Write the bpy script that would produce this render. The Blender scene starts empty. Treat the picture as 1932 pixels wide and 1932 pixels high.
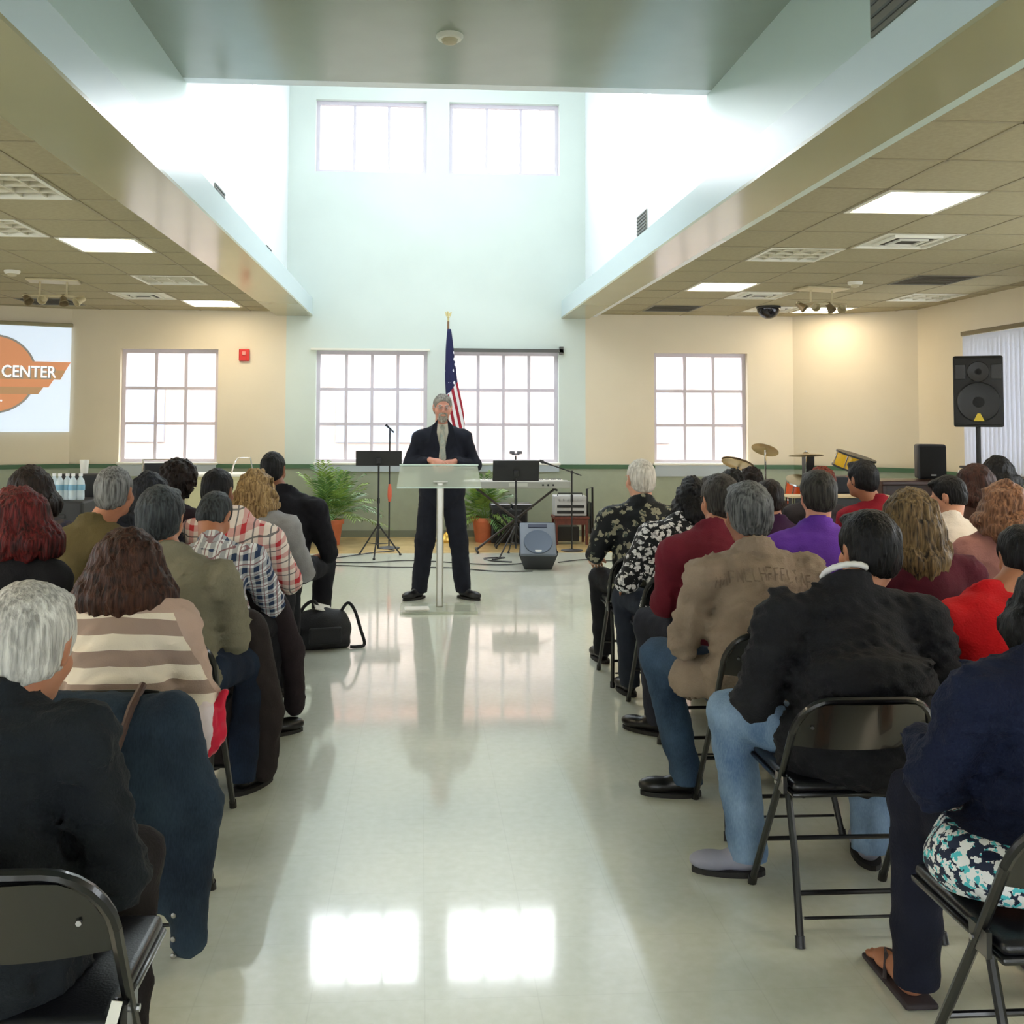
import bpy, bmesh, math, random, numpy as np
from mathutils import Vector, Matrix
random.seed(7); np.random.seed(7)
C = bpy.context.scene.collection
scene = bpy.context.scene
PI = math.pi

# ------------------------------------------------------------------ camera, world, exposure
def make_camera():
    f, yaw, pitch, roll, px, py, h = 1894.4, .0599, .0484, .0041, 907.7, 699.9, 1.55
    R = Vector((math.cos(yaw), -math.sin(yaw), 0)); F0 = Vector((math.sin(yaw), math.cos(yaw), 0)); Z = Vector((0, 0, 1))
    F = F0*math.cos(pitch)+Z*math.sin(pitch); U = Z*math.cos(pitch)-F0*math.sin(pitch)
    R2 = R*math.cos(roll)+U*math.sin(roll); U2 = U*math.cos(roll)-R*math.sin(roll)
    m = Matrix(((R2.x, U2.x, -F.x, 0), (R2.y, U2.y, -F.y, 0), (R2.z, U2.z, -F.z, h), (0, 0, 0, 1)))
    cd = bpy.data.cameras.new('camera'); co = bpy.data.objects.new('camera', cd); C.objects.link(co)
    cd.sensor_fit = 'HORIZONTAL'; cd.sensor_width = 36; cd.lens = f/1932*36
    cd.shift_x = (966-px)/1932; cd.shift_y = (py-966)/1932
    cd.clip_start = .05; cd.clip_end = 500
    co.matrix_world = m
    scene.camera = co
make_camera()
scene.view_settings.view_transform = 'Standard'; scene.view_settings.look = 'None'
scene.view_settings.gamma = 1; scene.view_settings.use_curve_mapping = False
scene.view_settings.exposure = 0.12
SKY = 11.0
w = bpy.data.worlds.new('overcast_sky'); scene.world = w; w.use_nodes = True
w.node_tree.nodes['Background'].inputs[0].default_value = (.90, .96, 1.0, 1)
w.node_tree.nodes['Background'].inputs[1].default_value = SKY
scene.cycles.use_adaptive_sampling = True; scene.cycles.adaptive_threshold = .02
scene.cycles.max_bounces = 7; scene.cycles.diffuse_bounces = 4; scene.cycles.glossy_bounces = 3
scene.cycles.transmission_bounces = 6; scene.cycles.transparent_max_bounces = 12
scene.cycles.sample_clamp_indirect = 6; scene.cycles.caustics_reflective = False; scene.cycles.caustics_refractive = False
TROFFER = 15.0

def portal(name, loc, rot, sx, sy):       # tells Cycles where daylight enters; gives no light of its own
    l = bpy.data.lights.new(name, 'AREA'); l.shape = 'RECTANGLE'; l.size = sx; l.size_y = sy
    l.cycles.is_portal = True
    o = bpy.data.objects.new(name, l); C.objects.link(o); o.location = loc; o.rotation_euler = rot

# ------------------------------------------------------------------ materials
def srgb(r, g=None, b=None):
    if g is None: r, g, b = r
    return tuple(((c/255)/12.92 if c/255 <= .04045 else ((c/255+.055)/1.055)**2.4) for c in (r, g, b))+(1,)
MATS = {}
def mat(name, col=(200, 200, 200), rough=.6, metal=0, spec=.5, emit=0, alpha=1, trans=0, var=0, vscale=8, bump=0, bscale=60, stretch=None, col2=None, coat=0, ecol=None):
    if name in MATS: return MATS[name]
    m = bpy.data.materials.new(name); m.use_nodes = True; nt = m.node_tree; b = nt.nodes['Principled BSDF']
    b.inputs['Base Color'].default_value = srgb(col); b.inputs['Roughness'].default_value = rough
    b.inputs['Metallic'].default_value = metal; b.inputs['Specular IOR Level'].default_value = spec
    b.inputs['Transmission Weight'].default_value = trans; b.inputs['Coat Weight'].default_value = coat
    if emit:
        b.inputs['Emission Color'].default_value = srgb(ecol or col); b.inputs['Emission Strength'].default_value = emit
    if alpha < 1: b.inputs['Alpha'].default_value = alpha
    if var or bump or col2:
        tc = nt.nodes.new('ShaderNodeTexCoord'); mp = nt.nodes.new('ShaderNodeMapping'); nt.links.new(tc.outputs['Object'], mp.inputs[0])
        if stretch: mp.inputs['Scale'].default_value = stretch
    if var or col2:
        n = nt.nodes.new('ShaderNodeTexNoise'); n.inputs['Scale'].default_value = vscale; n.inputs['Detail'].default_value = 4
        nt.links.new(mp.outputs[0], n.inputs[0])
        r = nt.nodes.new('ShaderNodeValToRGB'); nt.links.new(n.outputs[0], r.inputs[0])
        c = srgb(col); r.color_ramp.elements[0].position = .36; r.color_ramp.elements[1].position = .64
        if col2: r.color_ramp.elements[0].color = c; r.color_ramp.elements[1].color = srgb(col2)
        else:
            r.color_ramp.elements[0].color = tuple(x*(1-var) for x in c[:3])+(1,); r.color_ramp.elements[1].color = tuple(min(1, x*(1+var)) for x in c[:3])+(1,)
        nt.links.new(r.outputs[0], b.inputs['Base Color'])
    if bump:
        n2 = nt.nodes.new('ShaderNodeTexNoise'); n2.inputs['Scale'].default_value = bscale; n2.inputs['Detail'].default_value = 3
        nt.links.new(mp.outputs[0], n2.inputs[0])
        bp = nt.nodes.new('ShaderNodeBump'); bp.inputs['Strength'].default_value = bump; bp.inputs['Distance'].default_value = .01
        nt.links.new(n2.outputs[0], bp.inputs['Height']); nt.links.new(bp.outputs[0], b.inputs['Normal'])
    MATS[name] = m
    return m
def fabric(name, col, rough=.85, var=.12, bump=.25, **k): return mat(name, col, rough=rough, var=var, vscale=9, bump=bump, bscale=140, spec=.25, **k)

def node_mat(name, build, rough=.85, spec=.25):
    if name in MATS: return MATS[name]
    m = bpy.data.materials.new(name); m.use_nodes = True; nt = m.node_tree; b = nt.nodes['Principled BSDF']
    b.inputs['Roughness'].default_value = rough; b.inputs['Specular IOR Level'].default_value = spec
    tc = nt.nodes.new('ShaderNodeTexCoord')
    build(nt, b, tc.outputs['Object'])
    MATS[name] = m
    return m
def nmath(nt, op, a, bb=None):
    n = nt.nodes.new('ShaderNodeMath'); n.operation = op
    for i, v in enumerate((a, bb)):
        if v is None: continue
        if hasattr(v, 'is_linked') or hasattr(v, 'links'): nt.links.new(v, n.inputs[i])
        else: n.inputs[i].default_value = v
    return n.outputs[0]
def nmix(nt, f, a, bb):
    n = nt.nodes.new('ShaderNodeMix'); n.data_type = 'RGBA'
    if hasattr(f, 'links'): nt.links.new(f, n.inputs[0])
    else: n.inputs[0].default_value = f
    for i, v in ((6, a), (7, bb)):
        if hasattr(v, 'links'): nt.links.new(v, n.inputs[i])
        else: n.inputs[i].default_value = v
    return n.outputs[2]
def nstripe(nt, v, freq, duty, phase=0):
    a = nmath(nt, 'FRACT', nmath(nt, 'ADD', nmath(nt, 'MULTIPLY', v, freq), 100+phase))
    return nmath(nt, 'LESS_THAN', a, duty)
def sepxyz(nt, v):
    s = nt.nodes.new('ShaderNodeSeparateXYZ'); nt.links.new(v, s.inputs[0]); return s.outputs
def nnoise(nt, v, scale, detail=3, scl=None):
    if scl:
        mp = nt.nodes.new('ShaderNodeMapping'); mp.inputs['Scale'].default_value = scl; nt.links.new(v, mp.inputs[0]); v = mp.outputs[0]
    n = nt.nodes.new('ShaderNodeTexNoise'); n.inputs['Scale'].default_value = scale; n.inputs['Detail'].default_value = detail
    nt.links.new(v, n.inputs[0]); return n.outputs[0]
def nramp(nt, v, stops):
    r = nt.nodes.new('ShaderNodeValToRGB'); nt.links.new(v, r.inputs[0]); e = r.color_ramp.elements
    while len(e) < len(stops): e.new(.5)
    for i, (p, c) in enumerate(stops): e[i].position = p; e[i].color = c
    return r.outputs[0]
def nbump(nt, b, v, strength=.3, dist=.01):
    bp = nt.nodes.new('ShaderNodeBump'); bp.inputs['Strength'].default_value = strength; bp.inputs['Distance'].default_value = dist
    nt.links.new(v, bp.inputs['Height']); nt.links.new(bp.outputs[0], b.inputs['Normal'])

# ------------------------------------------------------------------ mesh builder
class MB:
    def __init__(s): s.v = []; s.f = []
    def add(s, vs, fs):
        o = len(s.v); s.v += [tuple(v) for v in vs]; s.f += [tuple(i+o for i in f) for f in fs]; return s
    def box(s, a, b, M=None):
        (x0, y0, z0), (x1, y1, z1) = a, b
        vs = [(x, y, z) for z in (z0, z1) for y in (y0, y1) for x in (x0, x1)]
        if M is not None: vs = [M @ Vector(v) for v in vs]
        return s.add(vs, [(0, 2, 3, 1), (4, 5, 7, 6), (0, 1, 5, 4), (2, 6, 7, 3), (0, 4, 6, 2), (1, 3, 7, 5)])
    def cbox(s, c, d, M=None):
        return s.box([c[i]-d[i]/2 for i in range(3)], [c[i]+d[i]/2 for i in range(3)], M)
    def rbox(s, c, d, r=.01, M=None, seg=2):       # rounded box
        bm = bmesh.new(); bmesh.ops.create_cube(bm, size=1)
        for v in bm.verts: v.co = Vector((v.co[i]*d[i]+c[i] for i in range(3)))
        bmesh.ops.bevel(bm, geom=bm.edges[:]+bm.verts[:], offset=r, segments=seg, affect='EDGES', profile=.5)
        bm.verts.index_update()
        vs = [M @ v.co if M is not None else v.co.copy() for v in bm.verts]
        s.add(vs, [[v.index for v in f.verts] for f in bm.faces]); bm.free(); return s
    def tube(s, pts, r, n=8, closed=False, caps=True):
        pts = [Vector(p) for p in pts]; L = len(pts); rs = r if isinstance(r, (list, tuple)) else [r]*L
        vs = []; prev = None
        for i, p in enumerate(pts):
            if closed: t = pts[(i+1) % L]-pts[i-1]
            else: t = pts[min(i+1, L-1)]-pts[max(i-1, 0)]
            t.normalize()
            if prev is None:
                u = t.orthogonal().normalized()
            else:
                u = (prev-t*prev.dot(t)); u = u.normalized() if u.length > 1e-6 else t.orthogonal().normalized()
            prev = u; w_ = t.cross(u)
            for k in range(n):
                a = 2*PI*k/n; vs.append(p+(u*math.cos(a)+w_*math.sin(a))*rs[i])
        fs = []
        for i in range(L if closed else L-1):
            for k in range(n):
                a = i*n+k; b = i*n+(k+1) % n; c = ((i+1) % L)*n+(k+1) % n; d = ((i+1) % L)*n+k
                fs.append((a, b, c, d))
        if caps and not closed: fs.append(tuple(range(n))[::-1]); fs.append(tuple((L-1)*n+k for k in range(n)))
        return s.add(vs, fs)
    def cyl(s, a, b, r, n=12, r2=None): return s.tube([a, b], [r, r if r2 is None else r2], n)
    def lathe(s, prof, n=20, M=None, c=(0, 0, 0)):
        vs = []; 
        for r, z in prof:
            for k in range(n):
                a = 2*PI*k/n; v = Vector((r*math.cos(a), r*math.sin(a), z)); v = M @ v if M is not None else v+Vector(c); vs.append(v)
        fs = []
        for i in range(len(prof)-1):
            for k in range(n): fs.append((i*n+k, i*n+(k+1) % n, (i+1)*n+(k+1) % n, (i+1)*n+k))
        fs.append(tuple(range(n))[::-1]); fs.append(tuple((len(prof)-1)*n+k for k in range(n)))
        return s.add(vs, fs)
    def prism(s, poly, d0, d1, M=None):            # polygon in local x,z extruded in y
        n = len(poly); vs = [Vector((x, d0, z)) for x, z in poly]+[Vector((x, d1, z)) for x, z in poly]
        if M is not None: vs = [M @ v for v in vs]
        fs = [tuple(range(n)), tuple(range(2*n-1, n-1, -1))]+[(i, i+n, (i+1) % n+n, (i+1) % n) for i in range(n)]
        return s.add(vs, fs)
    def build(s, name, m, parent=None, smooth=False):
        me = bpy.data.meshes.new(name); me.from_pydata(s.v, [], s.f); me.update()
        bm = bmesh.new(); bm.from_mesh(me); bmesh.ops.recalc_face_normals(bm, faces=bm.faces[:]); bm.to_mesh(me); bm.free()
        return link_mesh(name, me, m, parent, smooth)
def link_mesh(name, me, m, parent=None, smooth=False):
    if m is not None: me.materials.append(m)
    if smooth:
        me.polygons.foreach_set('use_smooth', [True]*len(me.polygons))
        if smooth != 'all':
            try: me.set_sharp_from_angle(angle=math.radians(40))
            except Exception: pass
    o = bpy.data.objects.new(name, me); C.objects.link(o)
    if parent is not None: o.parent = parent
    return o
def tag(o, label=None, cat=None, group=None, kind=None):
    if label: o['label'] = label
    if cat: o['category'] = cat
    if group: o['group'] = group
    if kind: o['kind'] = kind
    return o
def struct(o, label=None):
    o['kind'] = 'structure'
    if label: o['label'] = label
    return o
def empty(name, loc=(0, 0, 0), rz=0, label=None, cat=None, group=None, rot=None):
    o = bpy.data.objects.new(name, None); C.objects.link(o); o.empty_display_size = .1
    o.location = loc; o.rotation_euler = rot if rot else (0, 0, rz)
    return tag(o, label, cat, group)
def copy_tree(o, parent=None):
    c = o.copy(); C.objects.link(c); c.parent = parent
    for ch in list(o.children): copy_tree(ch, c)
    return c
def T(loc, rz=0, rx=0, ry=0): return Matrix.Translation(loc) @ Matrix.Rotation(rz, 4, 'Z') @ Matrix.Rotation(ry, 4, 'Y') @ Matrix.Rotation(rx, 4, 'X')
# ------------------------------------------------------------------ the room
YB = 13.36; WL = -1.78; WR = 2.205; ZC = 2.97; YT = 7.58; ZT = 6.9
M_mint = mat('mint_paint', (206, 216, 208), rough=.5, var=.02, vscale=1.5)
M_white = mat('white_wall_paint', (238, 243, 246), rough=.35, var=.01)
M_beige = mat('beige_paint', (222, 210, 186), rough=.45, var=.02, vscale=1.2)
M_soffit = mat('soffit_gloss_paint', (164, 160, 128), rough=.16, var=.015, vscale=2)
M_wains = mat('wainscot_grey_green', (152, 160, 140), rough=.45, var=.03)
M_rail = mat('dark_green_rail', (62, 98, 66), rough=.4)
M_ceil = mat('dark_gloss_ceiling_paint', (152, 162, 150), rough=.2, var=.03, vscale=2)
M_tile = mat('acoustic_tile', (164, 154, 124), rough=.9, var=.05, vscale=30, bump=.2, bscale=300)
M_tbar = mat('ceiling_tbar', (150, 140, 112), rough=.6)
M_frame = mat('window_frame_glare', (206, 198, 208), rough=.5)  # window glare over darker frames, put into the colour as pale purple-grey
M_glass = mat('window_glass', (245, 250, 255), rough=.02, spec=.4, alpha=.08)
M_black = mat('black_plastic', (16, 16, 18), rough=.4)
M_steel = mat('steel', (170, 170, 170), rough=.3, metal=1)
M_wht = mat('white_enamel', (228, 226, 214), rough=.4)
M_grille = mat('grille_grey', (120, 118, 108), rough=.6)

def wall(name, p0, ang, breaks_u, breaks_z, holes, t, m, label=None):
    """boxes on a grid along direction ang from p0, leaving the holes (u0,u1,z0,z1) open; thickness goes outwards (+local y)"""
    b = MB(); M = T(p0, ang)
    us = sorted(set(list(breaks_u)+[h[0] for h in holes]+[h[1] for h in holes])); zs = sorted(set(list(breaks_z)+[h[2] for h in holes]+[h[3] for h in holes]))
    for i in range(len(us)-1):
        for j in range(len(zs)-1):
            cu = (us[i]+us[i+1])/2; cz = (zs[j]+zs[j+1])/2
            if any(h[0] < cu < h[1] and h[2] < cz < h[3] for h in holes): continue
            b.box((us[i], 0, zs[j]), (us[i+1], t, zs[j+1]), M)
    bm = bmesh.new(); me = bpy.data.meshes.new(name); me.from_pydata(b.v, [], b.f); bm.from_mesh(me)
    bmesh.ops.remove_doubles(bm, verts=bm.verts, dist=1e-5)
    # drop interior faces shared by two boxes
    seen = {}
    for f in bm.faces: seen.setdefault(tuple(sorted(v.index for v in f.verts)), []).append(f)
    bmesh.ops.delete(bm, geom=[f for k in seen.values() if len(k) > 1 for f in k], context='FACES')
    bmesh.ops.recalc_face_normals(bm, faces=bm.faces[:]); bm.to_mesh(me); bm.free()
    return struct(link_mesh(name, me, m), label)

win_n = [0]
def window(p0, ang, u0, u1, z0, z1, nu, nz, t=.2, setback=.09, fr=.05, mu=.04, label=None, ledge=True):
    win_n[0] += 1
    root = empty('window_%d' % win_n[0], p0, ang); struct(root, label)
    b = MB()
    b.box((u0, setback, z0), (u1, setback+.06, z0+fr)); b.box((u0, setback, z1-fr), (u1, setback+.06, z1))
    b.box((u0, setback, z0+fr), (u0+fr, setback+.06, z1-fr)); b.box((u1-fr, setback, z0+fr), (u1, setback+.06, z1-fr))
    b.build('window_frame', M_frame, root)
    a0, a1, c0, c1 = u0+fr, u1-fr, z0+fr, z1-fr
    for i in range(1, nu):
        u = a0+(a1-a0)*i/nu; MB().box((u-mu/2, setback+.01, c0), (u+mu/2, setback+.05, c1)).build('muntin', M_frame, root)
    for j in range(1, nz):
        z = c0+(c1-c0)*j/nz
        for i in range(nu):
            ua = a0+(a1-a0)*i/nu+(mu/2 if i else 0); ub = a0+(a1-a0)*(i+1)/nu-(mu/2 if i < nu-1 else 0)
            MB().box((ua, setback+.01, z-mu/2), (ub, setback+.05, z+mu/2)).build('muntin', M_frame, root)
    for i in range(nu):
        for j in range(nz):
            ua = a0+(a1-a0)*i/nu+(mu/2 if i else 0); ub = a0+(a1-a0)*(i+1)/nu-(mu/2 if i < nu-1 else 0)
            za = c0+(c1-c0)*j/nz+(mu/2 if j else 0); zb = c0+(c1-c0)*(j+1)/nz-(mu/2 if j < nz-1 else 0)
            MB().box((ua, setback+.026, za), (ub, setback+.032, zb)).build('pane', M_glass, root)
    if ledge: MB().rbox(((u0+u1)/2, setback/2-.02, z0-.006), (u1-u0+.04, setback+.06, .03), .006).build('window_sill', M_wht, root)
    return root

# floor: pale vinyl composition tile, polished
def floor_nodes(nt, b, v):
    s = sepxyz(nt, v)
    n1 = nnoise(nt, v, 26, 5); n2 = nnoise(nt, v, .55, 2)
    base = nramp(nt, n1, [(.3, srgb(224, 227, 206)), (.7, srgb(236, 238, 222))])
    tint = nmix(nt, nmath(nt, 'MULTIPLY', n2, .35), base, srgb(218, 228, 222))
    # tile joints 0.305 m, very faint
    fx = nmath(nt, 'FRACT', nmath(nt, 'MULTIPLY', nmath(nt, 'ADD', s[0], 50), 1/.305)); fy = nmath(nt, 'FRACT', nmath(nt, 'MULTIPLY', nmath(nt, 'ADD', s[1], 50), 1/.305))
    j = nmath(nt, 'MAXIMUM', nmath(nt, 'LESS_THAN', fx, .012), nmath(nt, 'LESS_THAN', fy, .012))
    col = nmix(nt, nmath(nt, 'MULTIPLY', j, .10), tint, srgb(140, 142, 120))
    nt.links.new(col, b.inputs['Base Color'])
    r = nmath(nt, 'ADD', nmath(nt, 'MULTIPLY', nnoise(nt, v, 3.0, 4), .14), .12)
    nt.links.new(nmath(nt, 'ADD', r, .12), b.inputs['Roughness'])
    b.inputs['Coat Weight'].default_value = 1.0; b.inputs['Coat IOR'].default_value = 1.55; nt.links.new(nmath(nt, 'ADD', nmath(nt, 'MULTIPLY', nnoise(nt, v, 3.0, 4), .10), .02), b.inputs['Coat Roughness'])
    nbump(nt, b, nnoise(nt, v, 2.2, 2), .06, .01)
M_floor = node_mat('polished_vinyl_floor', floor_nodes, rough=.14, spec=.85)
X0, X1, Y0 = -6.75, 6.5, -5.0
f = MB().box((X0-.2, Y0-.2, -.12), (X1+.2, YB+.3, 0)).build('floor', M_floor); struct(f, 'polished pale green vinyl tile floor')
M_tan = mat('tan_vinyl_floor', (196, 168, 116), rough=.25, var=.12, vscale=5, spec=.5)
f2 = MB().box((-3.9, 11.75, 0), (4.6, YB-.001, .004)).build('floor', M_tan); struct(f2, 'tan vinyl floor strip along the back wall')

# back wall centre (mint, tall) with four windows
zs0, zs1 = .97, 2.46
cw = [(-1.385, .085), (.375, 1.845)]
uw = [(-1.425, .055), (.36, 1.85)]
holes = [(a, b, zs0, zs1) for a, b in cw]+[(a, b, 4.85, 5.83) for a, b in uw]
wall('wall_back', (0, YB, 0), 0, [WL-.0, WR], [0, ZT], holes, .2, M_mint, 'tall mint green wall with two rows of windows')
for i, (a, b) in enumerate(cw): window((0, YB, 0), 0, a, b, zs0, zs1, 4, 3, label=['lower window with twelve panes left of the flag', 'lower window with twelve panes right of the flag'][i])
for i, (a, b) in enumerate(uw): window((0, YB, 0), 0, a, b, 4.85, 5.83, 3, 1, label=['high three-pane window, left one', 'high three-pane window, right one'][i], ledge=False)
# beige back walls left and right
wall('wall_back', (0, YB, 0), 0, [-4.55, WL], [0, 3.05], [(-3.92, -2.66, zs0, zs1)], .2, M_beige, 'beige back wall left of the mint bay')
window((0, YB, 0), 0, -3.92, -2.66, zs0, zs1, 3, 3, label='nine-pane window in the left beige wall')
wall('wall_back', (0, YB, 0), 0, [WR, 5.05], [0, 3.05], [(3.14, 4.42, zs0, zs1)], .2, M_beige, 'beige back wall right of the mint bay')
window((0, YB, 0), 0, 3.14, 4.42, zs0, zs1, 3, 3, label='nine-pane window in the right beige wall')
# angled corner walls
def angled(name, a, b, zt, label):
    a = Vector(a); b = Vector(b); d = b-a; ang = math.atan2(d.y, d.x); L = d.length
    wall(name, (a.x, a.y, 0), ang, [0, L], [0, zt], [], .2, M_beige, label)
    return a, ang, L
RA = angled('wall_right', (5.05, YB), (6.3, 12.38), 3.05, 'angled beige wall in the right corner behind the drums')
LA = angled('wall_left', (-6.6, 12.42), (-4.55, YB), 3.05, 'angled beige wall in the left corner behind the screen')
# right side wall with window, runs toward the camera
def side_holes(y_list): return y_list
RH = [(1.2, 3.6, 1.0, 2.5), (5.2, 7.2, 1.0, 2.5), (9.0, 11.0, 1.0, 2.5)]
wall('wall_right', (6.3, 12.38, 0), -PI/2, [0, 17.4], [0, 3.05], RH, .2, M_beige, 'beige side wall on the right with blinds')
for k, h in enumerate(RH): window((6.3, 12.38, 0), -PI/2, h[0], h[1], h[2], h[3], 4, 3, label='window in the right side wall, %s' % ['behind the loudspeaker', 'beside the middle rows', 'beside the last rows'][k])
wall('wall_left', (-6.6, Y0, 0), PI/2, [0, 17.42], [0, 3.05], [(2, 4, 1, 2.5), (6, 8, 1, 2.5), (10, 12, 1, 2.5)], .2, M_beige, 'beige side wall on the left')
for k, h in enumerate([(2, 4), (6, 8), (10, 12)]): window((-6.6, Y0, 0), PI/2, h[0], h[1], 1, 2.5, 4, 3, label='window in the left side wall, %s' % ['rear', 'middle', 'front'][k])
# wall behind the camera with windows
RHB = [(1.2, 3.2, 1, 2.4), (4.4, 5.6, 0, 2.3), (6.6, 7.8, 0, 2.3), (9, 11, 1, 2.4)]
wall('wall_front', (6.3, Y0, 0), PI, [0, 12.9], [0, 4.3], RHB, .2, M_beige, 'beige wall at the rear of the hall')
for h, nu, nz in zip(RHB, (4, 2, 2, 4), (3, 4, 4, 3)): window((6.3, Y0, 0), PI, h[0], h[1], h[2], h[3], nu, nz, label='window or glazed door in the rear wall', ledge=False)

# wainscot and rails
def wains(p0, ang, u0, u1, gaps=(), name='wainscot', z1=.955):
    M = T(p0, ang); us = sorted([u0, u1]+[g for h in gaps for g in h])
    o = MB().box((u0, -.012, 0), (u1, 0, z1), M).build('trim_1', M_wains); struct(o, 'grey-green painted wainscot')
    o.name = 'trim_1'
    b = MB()
    segs = [(us[i], us[i+1]) for i in range(len(us)-1) if not any(h[0] < (us[i]+us[i+1])/2 < h[1] for h in gaps)]
    for a, c in segs: MB().box((a, -.035, z1-.055), (c, 0, z1), M).build('trim_2', M_rail)['kind'] = 'structure'
    MB().box((u0, -.02, 0), (u1, -.012, .09), M).build('baseboard_back', mat('baseboard', (112, 118, 100), rough=.5))['kind'] = 'structure'
wains((0, YB, 0), 0, -4.55, 5.05, [(-3.92, -2.66), (-1.385, 1.845), (3.14, 4.42)])
wains((RA[0].x, RA[0].y, 0), RA[1], 0, RA[2]); wains((LA[0].x, LA[0].y, 0), LA[1], 0, LA[2])
wains((6.3, 12.38, 0), -PI/2, 0, 17.3); wains((-6.6, Y0, 0), PI/2, 0, 17.3)
# pale apron panels below the windows
M_apron = mat('apron_pale_blue_grey', (170, 180, 186), rough=.45)
for (a, b) in ((-3.92, -2.66), (3.14, 4.42)):
    o = MB().box((a, YB-.04, .80), (b, YB-.012, .955)).build('trim_3', M_apron); struct(o, 'pale blue-grey apron under the window')
o = MB().box((-1.385, YB-.04, .86), (1.845, YB-.012, .955)).build('trim_3', M_apron); struct(o, 'pale blue-grey apron under the centre windows')
# blind head rails over the two centre windows
o = MB().box((-1.45, YB-.05, 2.46), (.12, YB, 2.485)).build('blind_headrail', M_wht); tag(o, 'thin white blind head rail over the lower left centre window', 'blind rail')
o = MB().box((.34, YB-.06, 2.45), (1.9, YB, 2.495)).box((1.85, YB-.06, 2.42), (1.9, YB-.001, 2.53)).build('blind_headrail', mat('dark_bronze', (84, 84, 80), rough=.5)); tag(o, 'dark blind head rail over the lower right centre window', 'blind rail')

# tower: side walls, front wall above the dark ceiling, glazed roof
zb = 3.14
IL, IR, OL, OR, ZS = -1.44, 1.88, -1.906, 2.25, 2.91
for nm, x0, x1, lab in (('wall_left', WL-.15, WL, 'bright white upper side wall on the left'), ('wall_right', WR, WR+.15, 'bright white upper side wall on the right')):
    # high side windows in the tower, above the dark ceiling
    ang = PI/2 if nm == 'wall_left' else PI/2
    hh = [(YT+.2, YT+1.6, 4.7, 6.5), (YT+1.8, YT+3.2, 4.7, 6.5)]
    b = MB(); us = sorted({YT, YB+.2, *[q for h in hh for q in h[:2]]}); zz = [zb-.2, 4.7, 6.5, ZT]
    for i in range(len(us)-1):
        for j in range(3):
            cu = (us[i]+us[i+1])/2; cz = (zz[j]+zz[j+1])/2
            if any(h[0] < cu < h[1] and h[2] < cz < h[3] for h in hh): continue
            b.box((x0, us[i], zz[j]), (x1, us[i+1], zz[j+1]))
    struct(b.build(nm, M_white), lab)
    for h in hh:
        if nm == 'wall_left': window((WL, 0, 0), PI/2, h[0], h[1], 4.7, 6.5, 2, 1, setback=.05, ledge=False, label='high side window of the tall bay, left side')
        else: window((WR, 0, 0), -PI/2, -h[1], -h[0], 4.7, 6.5, 2, 1, setback=.05, ledge=False, label='high side window of the tall bay, right side')
    # lower side walls beside the dark ceiling (nearer part)
    b = MB().box((x0, Y0, zb-.2), (x1, YT, 4.12)); struct(b.build(nm, mat('pale_mint_gloss', (204, 222, 216), rough=.3)), 'pale upper wall beside the dark ceiling')
o = MB().box((WL-.15, YT-.12, 4.077), (WR+.15, YT, ZT)).build('wall_front', M_white); struct(o, 'wall above the edge of the dark ceiling, facing the tall bay')
o = MB().box((WL, Y0, 4.077), (WR, YT-.12, 4.2)).build('ceiling', M_ceil); struct(o, 'grey-green glossy ceiling over the centre aisle')
# roof of the bay with a skylight along its middle
SX0, SX1, SY0, SY1 = -.1, .55, YT+.9, YB-1.6
roof = empty('ceiling', (0, 0, 0)); struct(roof, 'white ceiling of the tall bay with a long skylight')
b = MB(); b.box((WL-.15, YT-.12, ZT), (WR+.15, SY0, ZT+.15)).box((WL-.15, SY1, ZT), (WR+.15, YB+.2, ZT+.15)).box((WL-.15, SY0, ZT), (SX0, SY1, ZT+.15)).box((SX1, SY0, ZT), (WR+.15, SY1, ZT+.15))
b.build('ceiling_board', M_white, roof)
for k in range(4):
    ya, yb = SY0+(SY1-SY0)*k/4, SY0+(SY1-SY0)*(k+1)/4
    MB().box((SX0, ya, ZT+.06), (SX1, ya+.04, ZT+.12)).build('rafter', M_wht, roof)
    MB().box((SX0, ya+.04, ZT+.08), (SX1, yb, ZT+.088)).build('pane', M_glass, roof)

# soffit beams
M_bface = mat('beam_face_pale_blue', (196, 212, 216), rough=.25)
for nm, xi, xo, xw, lab in (('trim_4', IL, OL, WL, 'long left soffit beam beside the aisle'), ('trim_4', IR, OR, WR, 'long right soffit beam beside the aisle')):
    root = empty(nm, (0, 0, 0)); struct(root, lab)
    a, b_ = sorted((xi, xo)); 
    MB().box((a, Y0, ZS), (b_, YB-.001, ZS+.02)).build('soffit_board', M_soffit, root)
    a, b_ = sorted((xi, xi+(-.02 if xi < 0 else .02)))
    MB().box((a, Y0, ZS+.02), (b_, YB-.001, 3.135)).build('face_board', M_bface, root)
    a, b_ = sorted((xi, xw))
    MB().box((a, Y0, 3.135), (b_, YB-.001, 3.15)).build('ledge', M_bface, root)
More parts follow.
